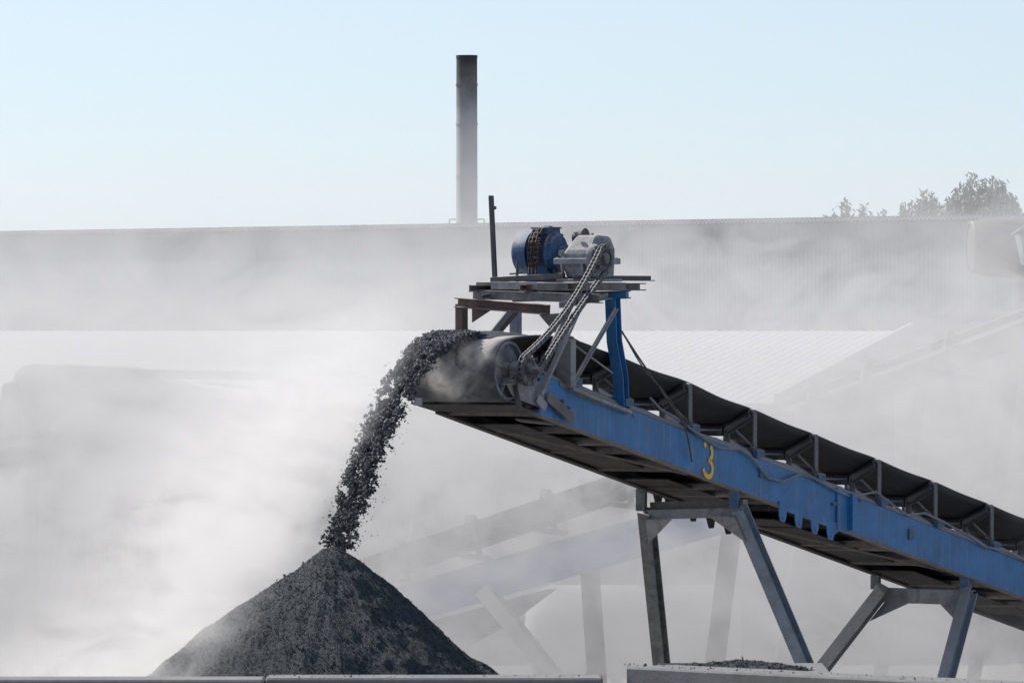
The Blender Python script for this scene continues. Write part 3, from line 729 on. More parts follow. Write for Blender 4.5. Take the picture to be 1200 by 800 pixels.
# long dusty angle lying on the girder, bent plate
pbeam('ledge', CV.U(668, 455, AN - .03), CV.U(737, 483, AN - .03), .07, .03, 'pale')
pbeam('bent_plate', CV.U(642, 464, AN - .05), CV.U(672, 491, AN - .05), .012, .09, 'caked')
pbeam('bent_plate', CV.U(630, 466, AN - .05), CV.U(640, 478, AN - .05), .012, .08, 'pale')
mb = MB()
for px, py in ((661, 470), (668, 478)): p = CV.U(px, py, AN - .03); mb.cyl(p, p + Vector((0, .04, 0)), .016, 6)
mb.build('bolt', M['dark'], plat)

# --- mast
mast = empty('mast', (0, 0, 0), 0, conv)
p0, p1 = CV.A(580, 327, 1.25), CV.A(575.5, 230, 1.25)
mb = MB(); mb.beam(p0, p1, .034, .034, up=(0, 1, 0)); mb.cyl(p1 + Vector((0, 0, -.10)), p1 + Vector((.0, -.045, -.10)), .016, 10); mb.cyl(p1, p1 + Vector((0, 0, .006)), .024, 8)
mb.v = mb.v; o = mb.build('mast_tube', M['dark'], mast)

# --- motor
mc = CV.A(637, 296, 1.5); ma = mc.y; mz = mc.z; mr = .150
mot = MB().lathe((1.5, ma + .17, mz), (1.5, ma - .17, mz), [(0, 0), (0.0, .10), (.01, mr), (.26, mr), (.262, mr - .02), (.30, mr - .03), (.30, .05), (.42, .03), (.42, 0)], 40, cap=False)
motor = mot.build('motor', M['motor'], conv, smooth=True)
mb = MB()
for k in range(40):
    th = 2 * math.pi * k / 40
    if abs(math.sin(th)) > .93 and math.sin(th) < 0: continue
    c, s = math.cos(th), math.sin(th)
    mb.beam((1.5 + c * (mr + .008), ma + .07, mz + s * (mr + .008)), (1.5 + c * (mr + .008), ma - .10, mz + s * (mr + .008)), .006, .030, up=(c, 0, s))
mb.build('cooling_fins', M['motor_fin'], motor)
mb = MB().lathe((1.5, ma + .235, mz), (1.5, ma, mz), [(0, 0), (0, .05), (.0, .15), (.02, .178), (.035, .185), (.15, .185), (.15, .17)], 40, cap=False); mb.build('fan_cowl', M['motor'], motor, smooth=True)
mb = MB().lathe((1.5, ma - .10, mz), (1.5, ma - .5, mz), [(0, .17), (.0, .182), (.03, .182), (.035, .165), (.06, .15), (.075, .10), (.075, .06), (.10, .06), (.10, 0)], 40, cap=False); 
for k in range(8):
    th = R(45 * k + 20); mb.cyl((1.5 + .165 * math.cos(th), ma - .125, mz + .165 * math.sin(th)), (1.5 + .165 * math.cos(th), ma - .15, mz + .165 * math.sin(th)), .012, 6)
mb.build('end_shield', M['motor'], motor, smooth=True)
mb = MB(); mb.box((1.40, ma - .11, mz + mr), (1.60, ma + .06, mz + mr + .055)); mb.box((1.39, ma - .12, mz + mr + .055), (1.61, ma + .07, mz + mr + .07)); mb.build('terminal_box', M['motor'], motor, bevel=.005)
mb = MB()
for s in (-1, 1): mb.box((1.5 + s * .07 - .06 * (s < 0), ma - .11, zp), (1.5 + s * .07 + .06 * (s > 0), ma + .09, mz - .11))
mb.box((1.36, ma - .12, zp + .0), (1.64, ma + .10, zp + .025)); mb.build('foot', M['motor'], motor, bevel=.004)
# coupling to gearbox input
mb = MB(); gz = CV.A(680, 276, 1.75).z
mb.lathe((1.78, CV.A(686, 280, 1.78).y, gz - .02), (1.78, 2, gz - .02), [(0, 0), (0, .085), (.05, .085), (.06, .06), (.10, .06), (.10, 0)], 28, cap=False)
mb.build('coupling', M['dark'], conv, smooth=True)

# --- gearbox
ub = CV.A(688, 300, 1.45); GA0, GA1 = -.10, .225
def gz_(py): return CV.A(688, py, 1.4).z
gear = MB()
prof = [(1.27, gz_(326)), (1.66, gz_(326)), (1.68, gz_(305)), (1.68, gz_(291)), (1.60, gz_(277)), (1.36, gz_(275.5)), (1.24, gz_(295)), (1.24, gz_(305))]
# taper across: narrower at the far side top
nA = [(u_, GA0 + .02, z_) for u_, z_ in prof]; nB = [(u_ + (0 if z_ < gz_(304) else .0), GA1 - (.10 if z_ > gz_(284) else (.05 if z_ > gz_(300) else .0)) - (.05 if z_ < gz_(320) else 0), z_) for u_, z_ in prof]
n_ = len(prof); gear.add(nA + nB, [tuple(range(n_))[::-1], tuple(range(n_, 2 * n_))] + [(i, (i + 1) % n_, n_ + (i + 1) % n_, n_ + i) for i in range(n_)])
gbx = gear.build('gearbox', M['gear'], conv, bevel=.018)
mb = MB(); mb.box((1.20, GA0 - .01, gz_(309.5)), (1.72, GA1 + .035, gz_(302.5))); 
for u_ in (1.23, 1.36, 1.55, 1.69):
    for a_ in (GA0 + .02, GA1 + .01): mb.cyl((u_, a_, gz_(308.5)), (u_, a_, gz_(301.5)), .016, 6)
mb.build('flange', M['gear'], gbx, bevel=.006)
mb = MB(); mb.box((1.18, GA0 - .01, gz_(330)), (1.75, GA1, gz_(326.5))); 
for k in range(2): 
    a_ = GA0 + .08 + k * .2; mb.prism([(1.245, a_, gz_(308)), (1.20, a_, gz_(308)), (1.235, a_, gz_(327)), (1.27, a_, gz_(327))], (0, .02, 0))
mb.build('foot', M['gear'], gbx, bevel=.006)
mb = MB().cyl((1.3, .1, gz_(276)), (1.3, .1, gz_(272)), .018, 10); mb.cyl((1.45, .02, gz_(278)), (1.45, .02, gz_(273)), .012, 8)
mb.lathe((1.24, .20, gz_(297)), (1.1, .20, gz_(297)), [(0, .03), (.015, .03), (.015, .018), (.03, .018)], 14); mb.build('plug', M['gear'], gbx, smooth=True)
SU = CV.U(707, 303, -.17); SLo = CV.U(619, 432, -.18)
mb = MB().lathe((SU.x, GA0 + .03, SU.z), (SU.x, -1, SU.z), [(0, .125), (.02, .125), (.045, .112), (.045, .08), (.06, .075), (.06, .045), (.10, .04), (.10, 0)], 32, cap=False)
for k in range(6):
    th = R(60 * k + 10); mb.cyl((SU.x + .10 * math.cos(th), GA0 - .01, SU.z + .10 * math.sin(th)), (SU.x + .10 * math.cos(th), GA0 - .03, SU.z + .10 * math.sin(th)), .012, 6)
mb.build('bearing_cover', M['gear'], gbx, smooth=True)
mb = MB().lathe((SU.x + .17, GA0 + .05, SU.z + .03), (SU.x + .21, -1, SU.z - .02), [(0, .07), (.05, .07), (.06, .05), (.06, 0)], 20, cap=False); mb.build('side_cover', M['gear'], gbx, smooth=True)
# --- sprockets
def sprocket(c, r, teeth, a, parent):
    mb = MB(); vs = []; n = teeth * 4
    rr = [r - .012, r + .006, r + .006, r - .012]
    ring = [(c.x + rr[i % 4] * math.cos(2 * math.pi * i / n), c.z + rr[i % 4] * math.sin(2 * math.pi * i / n)) for i in range(n)]
    mb.prism([(x, a - .006, z) for x, z in ring], (0, .012, 0))
    mb.lathe((c.x, a - .03, c.z), (c.x, a + .05, c.z), [(0, 0), (0, .045), (.024, .05), (.024, r * .72), (.02, r * .72), (.02, r*.8), (.024, r * .8)], 24, cap=False)
    return mb.build('sprocket', M['grey'], parent, smooth=False)
RL, RU = .125, .105
sprocket(SLo, RL, 22, -.18, pul); sprocket(SU, RU, 18, -.18, gbx)
# --- chain path
def chain_path():
    A_, B_ = Vector((SLo.x, SLo.z)), Vector((SU.x, SU.z)); d = (B_ - A_).normalized(); n = Vector((-d.y, d.x))
    pts = []
    # left/upper strand from B to A with sag, around A, right strand to B, around B
    sB, sA = B_ + n * RU, A_ + n * RL
    for i in range(60): t = i / 60; pts.append(sB.lerp(sA, t) - n * (.075 * 4 * t * (1 - t)) + Vector((0, -.02 * math.sin(math.pi * t))))
    a0 = math.atan2(n.y, n.x)
    for i in range(30): th = a0 + math.pi * i / 30; pts.append(A_ + Vector((math.cos(th), math.sin(th))) * RL)
    sA, sB = A_ - n * RL, B_ - n * RU
    for i in range(60): t = i / 60; pts.append(sA.lerp(sB, t) + n * .02 * 4 * t * (1 - t))
    for i in range(31): th = a0 + math.pi + math.pi * i / 30; pts.append(B_ + Vector((math.cos(th), math.sin(th))) * RU)
    return pts
def resample(pts, step):
    out = [pts[0]]; acc = 0
    for i in range(1, len(pts)):
        a_, b_ = pts[i - 1], pts[i]; L = (b_ - a_).length
        while acc + L >= step:
            t = (step - acc) / L; a_ = a_.lerp(b_, t); out.append(a_.copy()); L = (b_ - a_).length; acc = 0
        acc += L
    return out
def roller_chain(mb, pts, a, pitch, h, w_):
    for i in range(len(pts) - 1):
        p, q = pts[i], pts[i + 1]; d = (q - p).normalized(); ex = d * pitch * .32; ww = w_ if i % 2 else w_ * .72
        for s in (-1, 1):
            mb.beam((p.x - ex.x, a + s * ww / 2, p.y - ex.y), (q.x + ex.x, a + s * ww / 2, q.y + ex.y), .006, h, up=(-d.y, 0, d.x))
        mb.cyl((p.x, a - w_ * .62, p.y), (p.x, a + w_ * .62, p.y), h * .38, 8)
mb = MB(); roller_chain(mb, resample(chain_path(), .044), -.18, .044, .040, .040)
mb.build('drive_chain', M['chain'], conv)

# --- chain draped over the motor: a thing of its own
pts3 = [CV.A(px, py, u) for px, py, u in ((640, 268.5, 1.5), (634, 267, 1.43), (628, 269, 1.38), (624, 276, 1.32), (622, 284, 1.28), (621, 294, 1.27), (621, 304, 1.28), (622, 314, 1.27), (622, 321, 1.25))]
dense = []
for i in range(len(pts3) - 1):
    for k in range(8): dense.append(pts3[i].lerp(pts3[i + 1], k / 8))
mb = MB()
for off_ in ((0, 0, 0), (.012, -.045, .006)):
    acc = [dense[0]]
    for p in dense:
        if (p - acc[-1]).length >= .040: acc.append(p)
    for i in range(len(acc) - 1):
        o3 = Vector(off_) * (1 + .3 * math.sin(i)); p, q = acc[i] + o3, acc[i + 1] + o3; d = (q - p).normalized(); side = Vector((0, 1, 0))
        for s in (-1, 1): mb.beam(p + side * s * (.017 if i % 2 else .011) - d * .012, q + side * s * (.017 if i % 2 else .011) + d * .010, .025, .006, up=side)
        mb.cyl(p - side * .022, p + side * .022, .010, 8)
org = cw(Vector((1.27, pts3[-1].y, pts3[-1].z)))
hc = mb.build('spare_chain', M['oldchain']); hc.location = (X0, Y0, 0); hc.rotation_euler = (0, 0, R(60))
tag(hc, 'rusty roller chain draped over the blue motor', 'chain')

# --- cables
zo = lambda x, y: (800 + x / 3, 440 + y / 3)
cp = [(762, 466), (775, 480), zo(-20, 150), zo(0, 165), zo(60, 210), zo(130, 255), zo(200, 258), zo(240, 285), zo(300, 360), zo(350, 372), zo(430, 340), zo(470, 365), zo(560, 415), zo(600, 425), zo(680, 408), zo(720, 440), zo(790, 490), zo(850, 483), zo(900, 505), zo(1000, 560), zo(1060, 600), zo(1130, 615), zo(1210, 652), (1260, 690), (1330, 705)]
mb = MB(); mb.tube([CV.U(x, y, AN - .028) for x, y in cp], .011, 8); mb.build('power_cable', M['cable'], conv, smooth=True)
mb = MB(); mb.tube([CV.U(727, 386, AP0), CV.U(748, 418, .0), CV.U(765, 443, -.03), CV.U(790, 480, AN - .04), CV.U(806, 500, AN - .05)], .009, 6)
mb.tube([CV.U(729, 388, AP0 - .03), CV.U(745, 417, -.03), CV.U(757, 436, -.05), CV.U(775, 455, -.06), CV.U(798, 488, AN - .05), CV.U(806, 512, AN - .04), CV.U(811, 541, AN - .03)], .007, 6)
mb.build('stay_wire', M['dark'], conv, smooth=True)
mb = MB(); mb.tube([CV.U(670, 402, .0), CV.U(718, 437, .0)], .009, 6); mb.build('tie_rod', M['pale'], conv)

# ================================================================== FALLING STONE
def stone_shape(mb, c, s, squash=1.0):
    t = [(1, 1, 1), (1, -1, -1), (-1, 1, -1), (-1, -1, 1)]
    if s > .016:
        base = [(1, 0, 0), (-1, 0, 0), (0, 1, 0), (0, -1, 0), (0, 0, 1), (0, 0, -1)]
        q = Matrix.Rotation(random.uniform(0, 6.28), 3, Vector((random.uniform(-1, 1), random.uniform(-1, 1), random.uniform(-1, 1))).normalized())
        vs = [c + q @ (Vector(b) * s * random.uniform(.6, 1.2)) for b in base]
        mb.add(vs, [(0, 2, 4), (2, 1, 4), (1, 3, 4), (3, 0, 4), (2, 0, 5), (1, 2, 5), (3, 1, 5), (0, 3, 5)])
    else:
        q = Matrix.Rotation(random.uniform(0, 6.28), 3, Vector((random.uniform(-1, 1), random.uniform(-1, 1), random.uniform(-1, 1))).normalized())
        mb.add([c + q @ (Vector(b) * s * random.uniform(.5, 1.0)) for b in t], [(0, 1, 2), (0, 2, 3), (0, 3, 1), (1, 3, 2)])
mb = MB(); G = 9.81
zs = ZC + DR + .015; V0 = 3.30; Tland = math.sqrt(2 * (zs - LAND.z + .04) / G)
def traj(t, v):
    return (-v * t, zs) if t < 0 else (-v * t, zs - .5 * G * t * t)
cnt = 0; rn = random.Random(11)
while cnt < 48000:
    t = rn.uniform(-.03, Tland) if rn.random() < .82 else rn.uniform(-.04, .16)
    q = rn.gauss(0, 1); k = max(0, t) / Tland
    sp = .135 * (1 - .30 * k); da = q * sp * .62
    if abs(da) > sp * 1.6: continue
    layer = rn.random() ** .75
    v = V0 * (.925 + .10 * layer); u, z = traj(t, v); z += (layer - .25) * (.075 if t > 0 else .045)
    # lacy sheet: elongated holes open up lower down and on the underside
    nv = noise.noise(Vector((u * 11 + z * 4, da * 13, z * 8))) + .55 * noise.noise(Vector((u * 27, da * 27, z * 24)))
    thr = -.6 + (.86 if layer < .6 else .55) * min(1, max(0, t - .03) / .16)
    if nv < thr: continue
    s = rn.choice((.005, .006, .007, .009, .011, .013, .017)) * rn.uniform(.7, 1.2) * (1.5 if rn.random() < .03 else 1)
    stone_shape(mb, Vector((u, .49 + da, z)), s); cnt += 1
for _ in range(1800):
    t = rn.uniform(.03, Tland); v = V0 * rn.uniform(.90, 1.07); u, z = traj(t, v)
    stone_shape(mb, Vector((u, .49 + rn.gauss(0, .09), z + rn.gauss(0, .03))), rn.uniform(.003, .008))
st = mb.build('falling_stone', M['stone']); st.location = (X0, Y0, 0); st.rotation_euler = (0, 0, R(60))
tag(st, 'stream of dark crushed stone pouring off the belt end onto the pile', 'falling stone', kind='stuff')
# load lying in the belt trough
mb = MB(); vs = []; fs = []; na_ = 14; nu = 160
for i in range(nu + 1):
    u = .0 + UT * i / nu
    for j in range(na_ + 1):
        s_ = j / na_ * 2 - 1; hw = .26; zc = belt_prof(max(u, .01))[5][1]
        vs.append(Vector((u, .45 + s_ * hw, zc + (.10 if u > .9 else .018 + .082 * max(0, u - .1) / .8) * (1 - s_ * s_) + (.012 + .05 * s_ * s_ if u > .6 else .01) + (.02 if u > .9 else .008) * noise.noise(Vector((u * 9, s_ * 3, 1))))))
for i in range(nu):
    for j in range(na_): k = i * (na_ + 1) + j; fs.append((k, k + 1, k + na_ + 2, k + na_ + 1))
mb.add(vs, fs); ld = mb.build('stone_load', M['gravel']); ld.location = (X0, Y0, 0); ld.rotation_euler = (0, 0, R(60))
tag(ld, 'dark crushed stone riding in the trough of the belt', 'stone', kind='stuff')
# white chips on the pile
for (px, py), s, lb in (((416, 716), .030, 'small white stone on the right face of the dark pile'), ((366, 706), .013, 'tiny pale stone near the top middle of the dark pile')):
    # find where the view ray meets the cone
    best = None
    for k in range(400):
        Y = ap.y - 2.5 + k * .01; p = P(px, py, Y); d = p - ap; r = math.hypot(d.x, d.y); th = math.atan2(d.y, d.x); w_ = .5 + .5 * math.cos(th); sl_ = .73 * (1 - w_) + .85 * w_
        if p.z < ap.z - sl_ * r + .03: best = p; break
    if best is None: continue
    mb = MB(); stone_shape(mb, Vector((0, 0, 0)), s); o = mb.build('white_stone', M['bg_pale'], loc=best); tag(o, lb, 'stone')

# ================================================================== BACKGROUND PLANT
# second conveyor, rising the other way (px 430,680 -> 900,500)
c2 = Frame(P(640, 600, 76.5).x, 76.5, R(-25))
conv2 = empty('belt_conveyor', (c2.x0, c2.y0, 0), R(-25)); tag(conv2, 'dust veiled blue conveyor in mid distance rising to the right behind conveyor 3', 'conveyor')
def seg(F_, a, pxa, pya, pxb, pyb): return F_.U(pxa, pya, a), F_.U(pxb, pyb, a)
p, q = seg(c2, 0, 400, 730, 872, 595)
mb = MB(); mb.channel(p, q, .08, .40); mb.build('girder', M['bg_blue'], conv2)
p, q = seg(c2, 1, 400, 730, 872, 595); mb = MB(); mb.channel(p + Vector((0, 0, .02)), q + Vector((0, 0, .02)), -.08, .40); mb.build('girder', M['bg_steel'], conv2)
p, q = seg(c2, .1, 360, 688, 878, 515)
mb = MB(); mb.beam(p, q, .02, .22); mb.beam(p + Vector((0, .8, 0)), q + Vector((0, .8, 0)), .02, .22); mb.beam(p + Vector((0, .4, -.12)), q + Vector((0, .4, -.12)), .6, .02); mb.build('belt', M['rubber'], conv2)
for k, (px, py) in enumerate(((466, 655), (550, 626), (638, 596), (728, 566))):
    c = c2.U(px, py, -.02); mb = MB(); mb.beam(c + Vector((.04, 0, .20)), c + Vector((.12, 0, -.22)), .05, .05); mb.beam(c + Vector((-.1, 0, -.22)), c + Vector((.26, 0, -.26)), .05, .06); mb.beam(c + Vector((0, 0, .17)), c + Vector((.0, .35, -.02)), .10, .10); mb.build('idler_bracket', M['bg_steel'], conv2)
for (pxa, pya, pxb, pyb, a_, m_) in ((567, 690, 655, 800, -.02, 'bg_pale'), (690, 650, 700, 800, 1.0, 'bg_steel'), (860, 600, 835, 800, 0, 'bg_steel'), (480, 720, 440, 800, 1.0, 'bg_steel')):
    p, q = seg(c2, a_, pxa, pya, pxb, pyb); q = p + (q - p) * (p.z / (p.z - q.z)); mb = MB(); mb.beam(p, q, .16, .16); mb.build('leg', M[m_], conv2)
# triangular hopper plates below belt
p, q = c2.U(440, 745, .5), c2.U(640, 690, .5); mb = MB(); mb.prism([p, q, q.lerp(p, .25) + Vector((0, 0, -.22)), q.lerp(p, .6) + Vector((0, 0, -.42)), p + Vector((.1, 0, -.12))], (0, .3, 0)); mb.build('chute', M['bg_steel'], conv2)

# third conveyor further back, descending to the right (px 440,520 -> 720,600)
c3f = Frame(P(560, 560, 88).x, 88.0, R(15))
conv3 = empty('belt_conveyor', (c3f.x0, c3f.y0, 0), R(15)); tag(conv3, 'faint steel conveyor gantry farther back, sloping down to the right through dust', 'conveyor')
p, q = seg(c3f, 0, 420, 505, 760, 590); mb = MB(); mb.beam(p, q, .12, .16); mb.beam(p + Vector((0, .9, 0)), q + Vector((0, .9, 0)), .12, .16); mb.beam(p + Vector((0, .45, .14)), q + Vector((0, .45, .14)), .7, .04); mb.build('girder', M['bg_steel'], conv3)
for px, py in ((500, 525), (590, 548), (680, 571)):
    for a_ in (0, .9):
        c = c3f.U(px, py, a_); 
        for s in (-1, 1): mb = MB(); mb.beam(c, (c.x + s * .5, c.y, 0), .10, .10); mb.build('leg', M['bg_steel'], conv3)
# fourth conveyor at right, rising to the right (px 905,480 -> 1250,350)
c4 = Frame(P(1000, 440, 92).x, 92.0, R(20))
conv4 = empty('belt_conveyor', (c4.x0, c4.y0, 0), R(20)); tag(conv4, 'faint pale conveyor at right rising toward the dark duct in dust', 'conveyor')
p, q = seg(c4, 0, 935, 490, 1320, 345); mb = MB(); mb.beam(p, q, .15, .30); mb.beam(p + Vector((0, 1, 0)), q + Vector((0, 1, 0)), .15, .30); mb.build('girder', M['bg_dark'], conv4)
p, q = seg(c4, .5, 925, 484, 1310, 338); mb = MB(); mb.beam(p, q, .8, .06); mb.build('belt', M['bg_dark'], conv4)
for px, py in ((950, 466), (1013, 442), (1110, 405)):
    c = c4.U(px, py, 0); mb = MB(); mb.beam(c + Vector((0, 0, -.1)), c + Vector((.05, 0, .17)), .10, .12); mb.beam(c + Vector((.05, 0, .15)), c + Vector((.0, .5, .05)), .10, .08); mb.build('idler_bracket', M['bg_steel'], conv4)
for px, py in ((960, 480), (1080, 440), (1190, 400)):
    for a_ in (0, 1): c = c4.U(px, py, a_); mb = MB(); mb.beam(c, (c.x - .6, c.y, 0), .14, .14); mb.build('leg', M['bg_steel'], conv4)

# screening plant at left
scn = empty('screening_machine', tuple(P(130, 500, 82))[:2] + (0,)); so_ = Vector(scn.location)
tag(scn, 'large screening machine dim in the dust at far left, with a round drum end', 'machine')
def W(px, py, Y): return P(px, py, Y) - so_
mb = MB(); Yc = 82
mb.prism([W(14, 438, Yc), W(30, 428, Yc), W(150, 432, Yc), W(200, 448, Yc), W(290, 470, Yc), W(345, 474, Yc), W(350, 500, Yc), W(210, 520, Yc), W(190, 560, Yc), W(60, 560, Yc), W(30, 500, Yc)], (0, 2.2, 0)); mb.build('housing', M['bg_dark'], scn, bevel=.05)
mb = MB(); c = W(80, 474, Yc); mb.lathe(c + Vector((0, -.35, 0)), c + Vector((0, 1, 0)), [(0, .05), (0, .20), (.03, .20), (.03, .165), (.12, .165), (.12, .24), (.35, .24)], 28); mb.build('drum', M['bg_steel'], scn, smooth=True)
mb = MB()
mb.tube([W(150, 437, Yc - .2), W(240, 439, Yc - .2), W(318, 441, Yc - .2), W(326, 446, Yc - .2), W(328, 474, Yc - .2)], .05, 10)
mb.tube([W(328, 447, Yc + .6), W(348, 448, Yc + .6), W(354, 453, Yc + .6), W(355, 476, Yc + .6)], .05, 10); mb.tube([W(180, 438, Yc - .2), W(180, 460, Yc - .2)], .03, 8)
mb.build('handrail', M['bg_dark'], scn, smooth=True)
for px, q_ in ((40, 30), (70, 60), (185, 175), (240, 330)):
    mb = MB(); a_ = W(px, 505, Yc + .2); b_ = W(q_, 640, Yc + .2); b_.z = 0; mb.beam(a_, b_, .14, .14); mb.build('leg', M['bg_steel'], scn)
mb = MB(); mb.prism([W(100, 515, Yc - .1), W(210, 525, Yc - .1), W(180, 600, Yc - .1), W(120, 600, Yc - .1)], (0, 1.4, 0)); mb.build('hopper', M['bg_steel'], scn)
mb = MB(); mb.prism([W(225, 520, Yc + .5), W(395, 545, Yc + .5), W(345, 640, Yc + .5), W(285, 640, Yc + .5)], (0, 2, 0)); mb.build('bin', M['bg_steel'], scn, bevel=.05)
for k in range(7):
    mb = MB(); x_ = 100 + k * 34; mb.beam(W(x_, 438 + k * 4, Yc - .06), W(x_ - 4, 508, Yc - .06), .05, .06); mb.build('rib', M['bg_dark'], scn)
for a_, b_ in (((20, 500), (215, 560)), ((215, 520), (120, 640)), ((215, 545), (330, 640)), ((30, 560), (345, 560)), ((60, 600), (190, 600)), ((345, 500), (470, 545)), ((200, 478), (400, 530))):
    mb = MB(); mb.beam(W(*a_, Yc - .25), W(*b_, Yc - .25), .09, .10); mb.build('strut', M['bg_dark'], scn)
for a_, b_ in (((300, 474), (300, 455)), ((262, 470), (262, 450)), ((300, 455), (235, 448))):
    mb = MB(); mb.beam(W(*a_, Yc - .1), W(*b_, Yc - .1), .03, .03); mb.build('handrail', M['bg_steel'], scn)
mb = MB(); mb.lathe(W(110, 520, Yc - .4), W(110, 520, Yc), [(0, .05), (0, .26), (.3, .26), (.3, .05)], 24); mb.build('flywheel', M['bg_dark'], scn, smooth=True)
mb = MB(); mb.prism([W(2, 450, Yc - .5), W(16, 446, Yc - .5), W(30, 520, Yc - .5), W(14, 560, Yc - .5), W(-10, 560, Yc - .5)], (0, .8, 0)); mb.build('chute', M['bg_dark'], scn, bevel=.03)
# rubble heaped on the screen deck
mb = MB()
for px, py, s in ((225, 462, .12), (238, 466, .1), (205, 458, .08), (270, 473, .09), (300, 470, .10), (252, 469, .08), (315, 474, .07)):
    c = W(px, py, Yc + .3); stone_shape(mb, c, s * 1.2)
mb.build('rubble', M['bg_pale'], scn)

# lying tank with bright rounded top
tk = P(740, 720, 84); tank = empty('steel_tank', (tk.x, tk.y, 0)); tag(tank, 'pale horizontal tank with rounded ends barely visible behind the left trestle leg', 'tank')
r_ = .55; zc = CH - (685 - HZ) * 84 / F - r_
mb = MB(); mb.lathe((-1.25, 0, zc), (1.3, 0, zc), [(0, .05), (.02, .3), (.12, r_ * .85), (.3, r_), (2.2, r_), (2.42, r_ * .85), (2.52, .3), (2.54, .05)], 32); mb.build('shell', M['bg_pale'], tank, smooth=True)
mb = MB(); mb.cyl((.2, 0, zc + r_ - .02), (.2, 0, zc + r_ + .12), .14, 16); mb.build('hatch', M['bg_steel'], tank)
for x in (-.7, .75): mb = MB(); mb.box((x - .1, -.45, 0), (x + .1, .45, zc - r_ * .8)); mb.build('cradle', M['bg_steel'], tank)

# dark duct at top right with a pale-rimmed round mouth
dk = P(1180, 300, 98); duct = empty('dust_duct', (dk.x, dk.y, 0)); tag(duct, 'dark rounded duct head with pale rim standing at the right edge before the shed', 'duct'); do_ = Vector(duct.location)
mb = MB(); c = P(1138, 290, 98) - do_
path = [(0, .30), (.03, .36), (.2, .40), (.6, .42), (1.6, .42)]
mb.lathe(c, c + Vector((1, .12, 0)), [(t, r) for t, r in path], 28); mb.build('hood', M['bg_dark'], duct, smooth=True)
mb = MB().lathe(c + Vector((-.02, 0, 0)), c + Vector((1, .12, 0)), [(0, .33), (0, .355), (.03, .365), (.03, .33)], 28, cap=False); mb.build('rim', M['bg_steel'], duct, smooth=True)
mb = MB(); mb.cyl(c + Vector((1.0, .25, -.1)), (c.x + 1.0, c.y + .25, 0), .36, 24); mb.build('down_pipe', M['bg_dark'], duct, smooth=True)
mb = MB(); mb.beam(P(1185, 275, 97) - do_, P(1222, 250, 97) - do_, .03, .03); mb.beam(P(1192, 275, 97) - do_, P(1200, 310, 97) - do_, .06, .06); mb.build('bracket', M['bg_pale'], duct)

# trees beyond the shed
def tree(px, ptop, Y, wpx, seed, label, nshoot, spread=1.0):
    rnd = random.Random(seed); base = P(px, HZ, Y); top = CH + (HZ - ptop) * Y / F; root = empty('tree', (base.x, base.y, 0)); tag(root, label, 'tree', 'trees beyond the grey shed')
    half = wpx / 2 * Y / F; tr = MB(); lf = MB()
    tr.lathe((0, 0, 0), (0, 0, 1), [(0, .22), (1.5, .16), (top * .45, .11), (top * .6, .05)], 10)
    for k in range(nshoot):
        x = rnd.uniform(-1, 1); env = (1 - abs(x) ** 2.2 * .55) * rnd.uniform(.68, 1.0); hx = x * half; hy = rnd.uniform(-.8, .8) * half * .6
        zt_ = top * .62 + (top - top * .62) * env; p0 = Vector((hx * .25, hy * .25, top * rnd.uniform(.35, .5))); p1 = Vector((hx, hy, zt_)); mid = p0.lerp(p1, .5) + Vector((hx * .3, 0, -.1))
        pts = [p0.lerp(mid, i / 4) for i in range(4)] + [mid.lerp(p1, i / 5) for i in range(6)]
        tr.tube(pts, .018, 5)
        for i in range(150):
            t = rnd.random() ** .6; b = p0.lerp(mid, t * 2) if t < .5 else mid.lerp(p1, t * 2 - 1)
            r = .20 * (1.15 - t) + .04; c = b + Vector((rnd.gauss(0, r), rnd.gauss(0, r), rnd.gauss(0, r * .8)))
            d = Vector((rnd.uniform(-.7, .7), rnd.uniform(-.7, .7), rnd.uniform(.2, 1))).normalized() * rnd.uniform(.06, .12); s = d.cross(Vector((rnd.uniform(-1, 1), rnd.uniform(-1, 1), .1))).normalized() * .032
            lf.add([c - d, c + s, c + d, c - s], [(0, 1, 2, 3)])
    tr.build('trunk', M['bark'], root); lf.build('crown', M['leaf'], root)
tree(1150, 203, 196, 130, 1, 'bushy dark green treetop behind the shed at the right', 120)
tree(1078, 218, 199, 80, 2, 'smaller treetop just left of the bushy right tree', 60)
tree(984, 222, 202, 50, 3, 'pale thin treetop farthest left above the shed roofline', 26)
tree(1020, 222, 203, 50, 6, 'sparse twiggy treetop between the pale one and the bushy ones', 16)
tree(1235, 215, 198, 70, 4, 'treetop cut off by the right edge of the picture', 40)

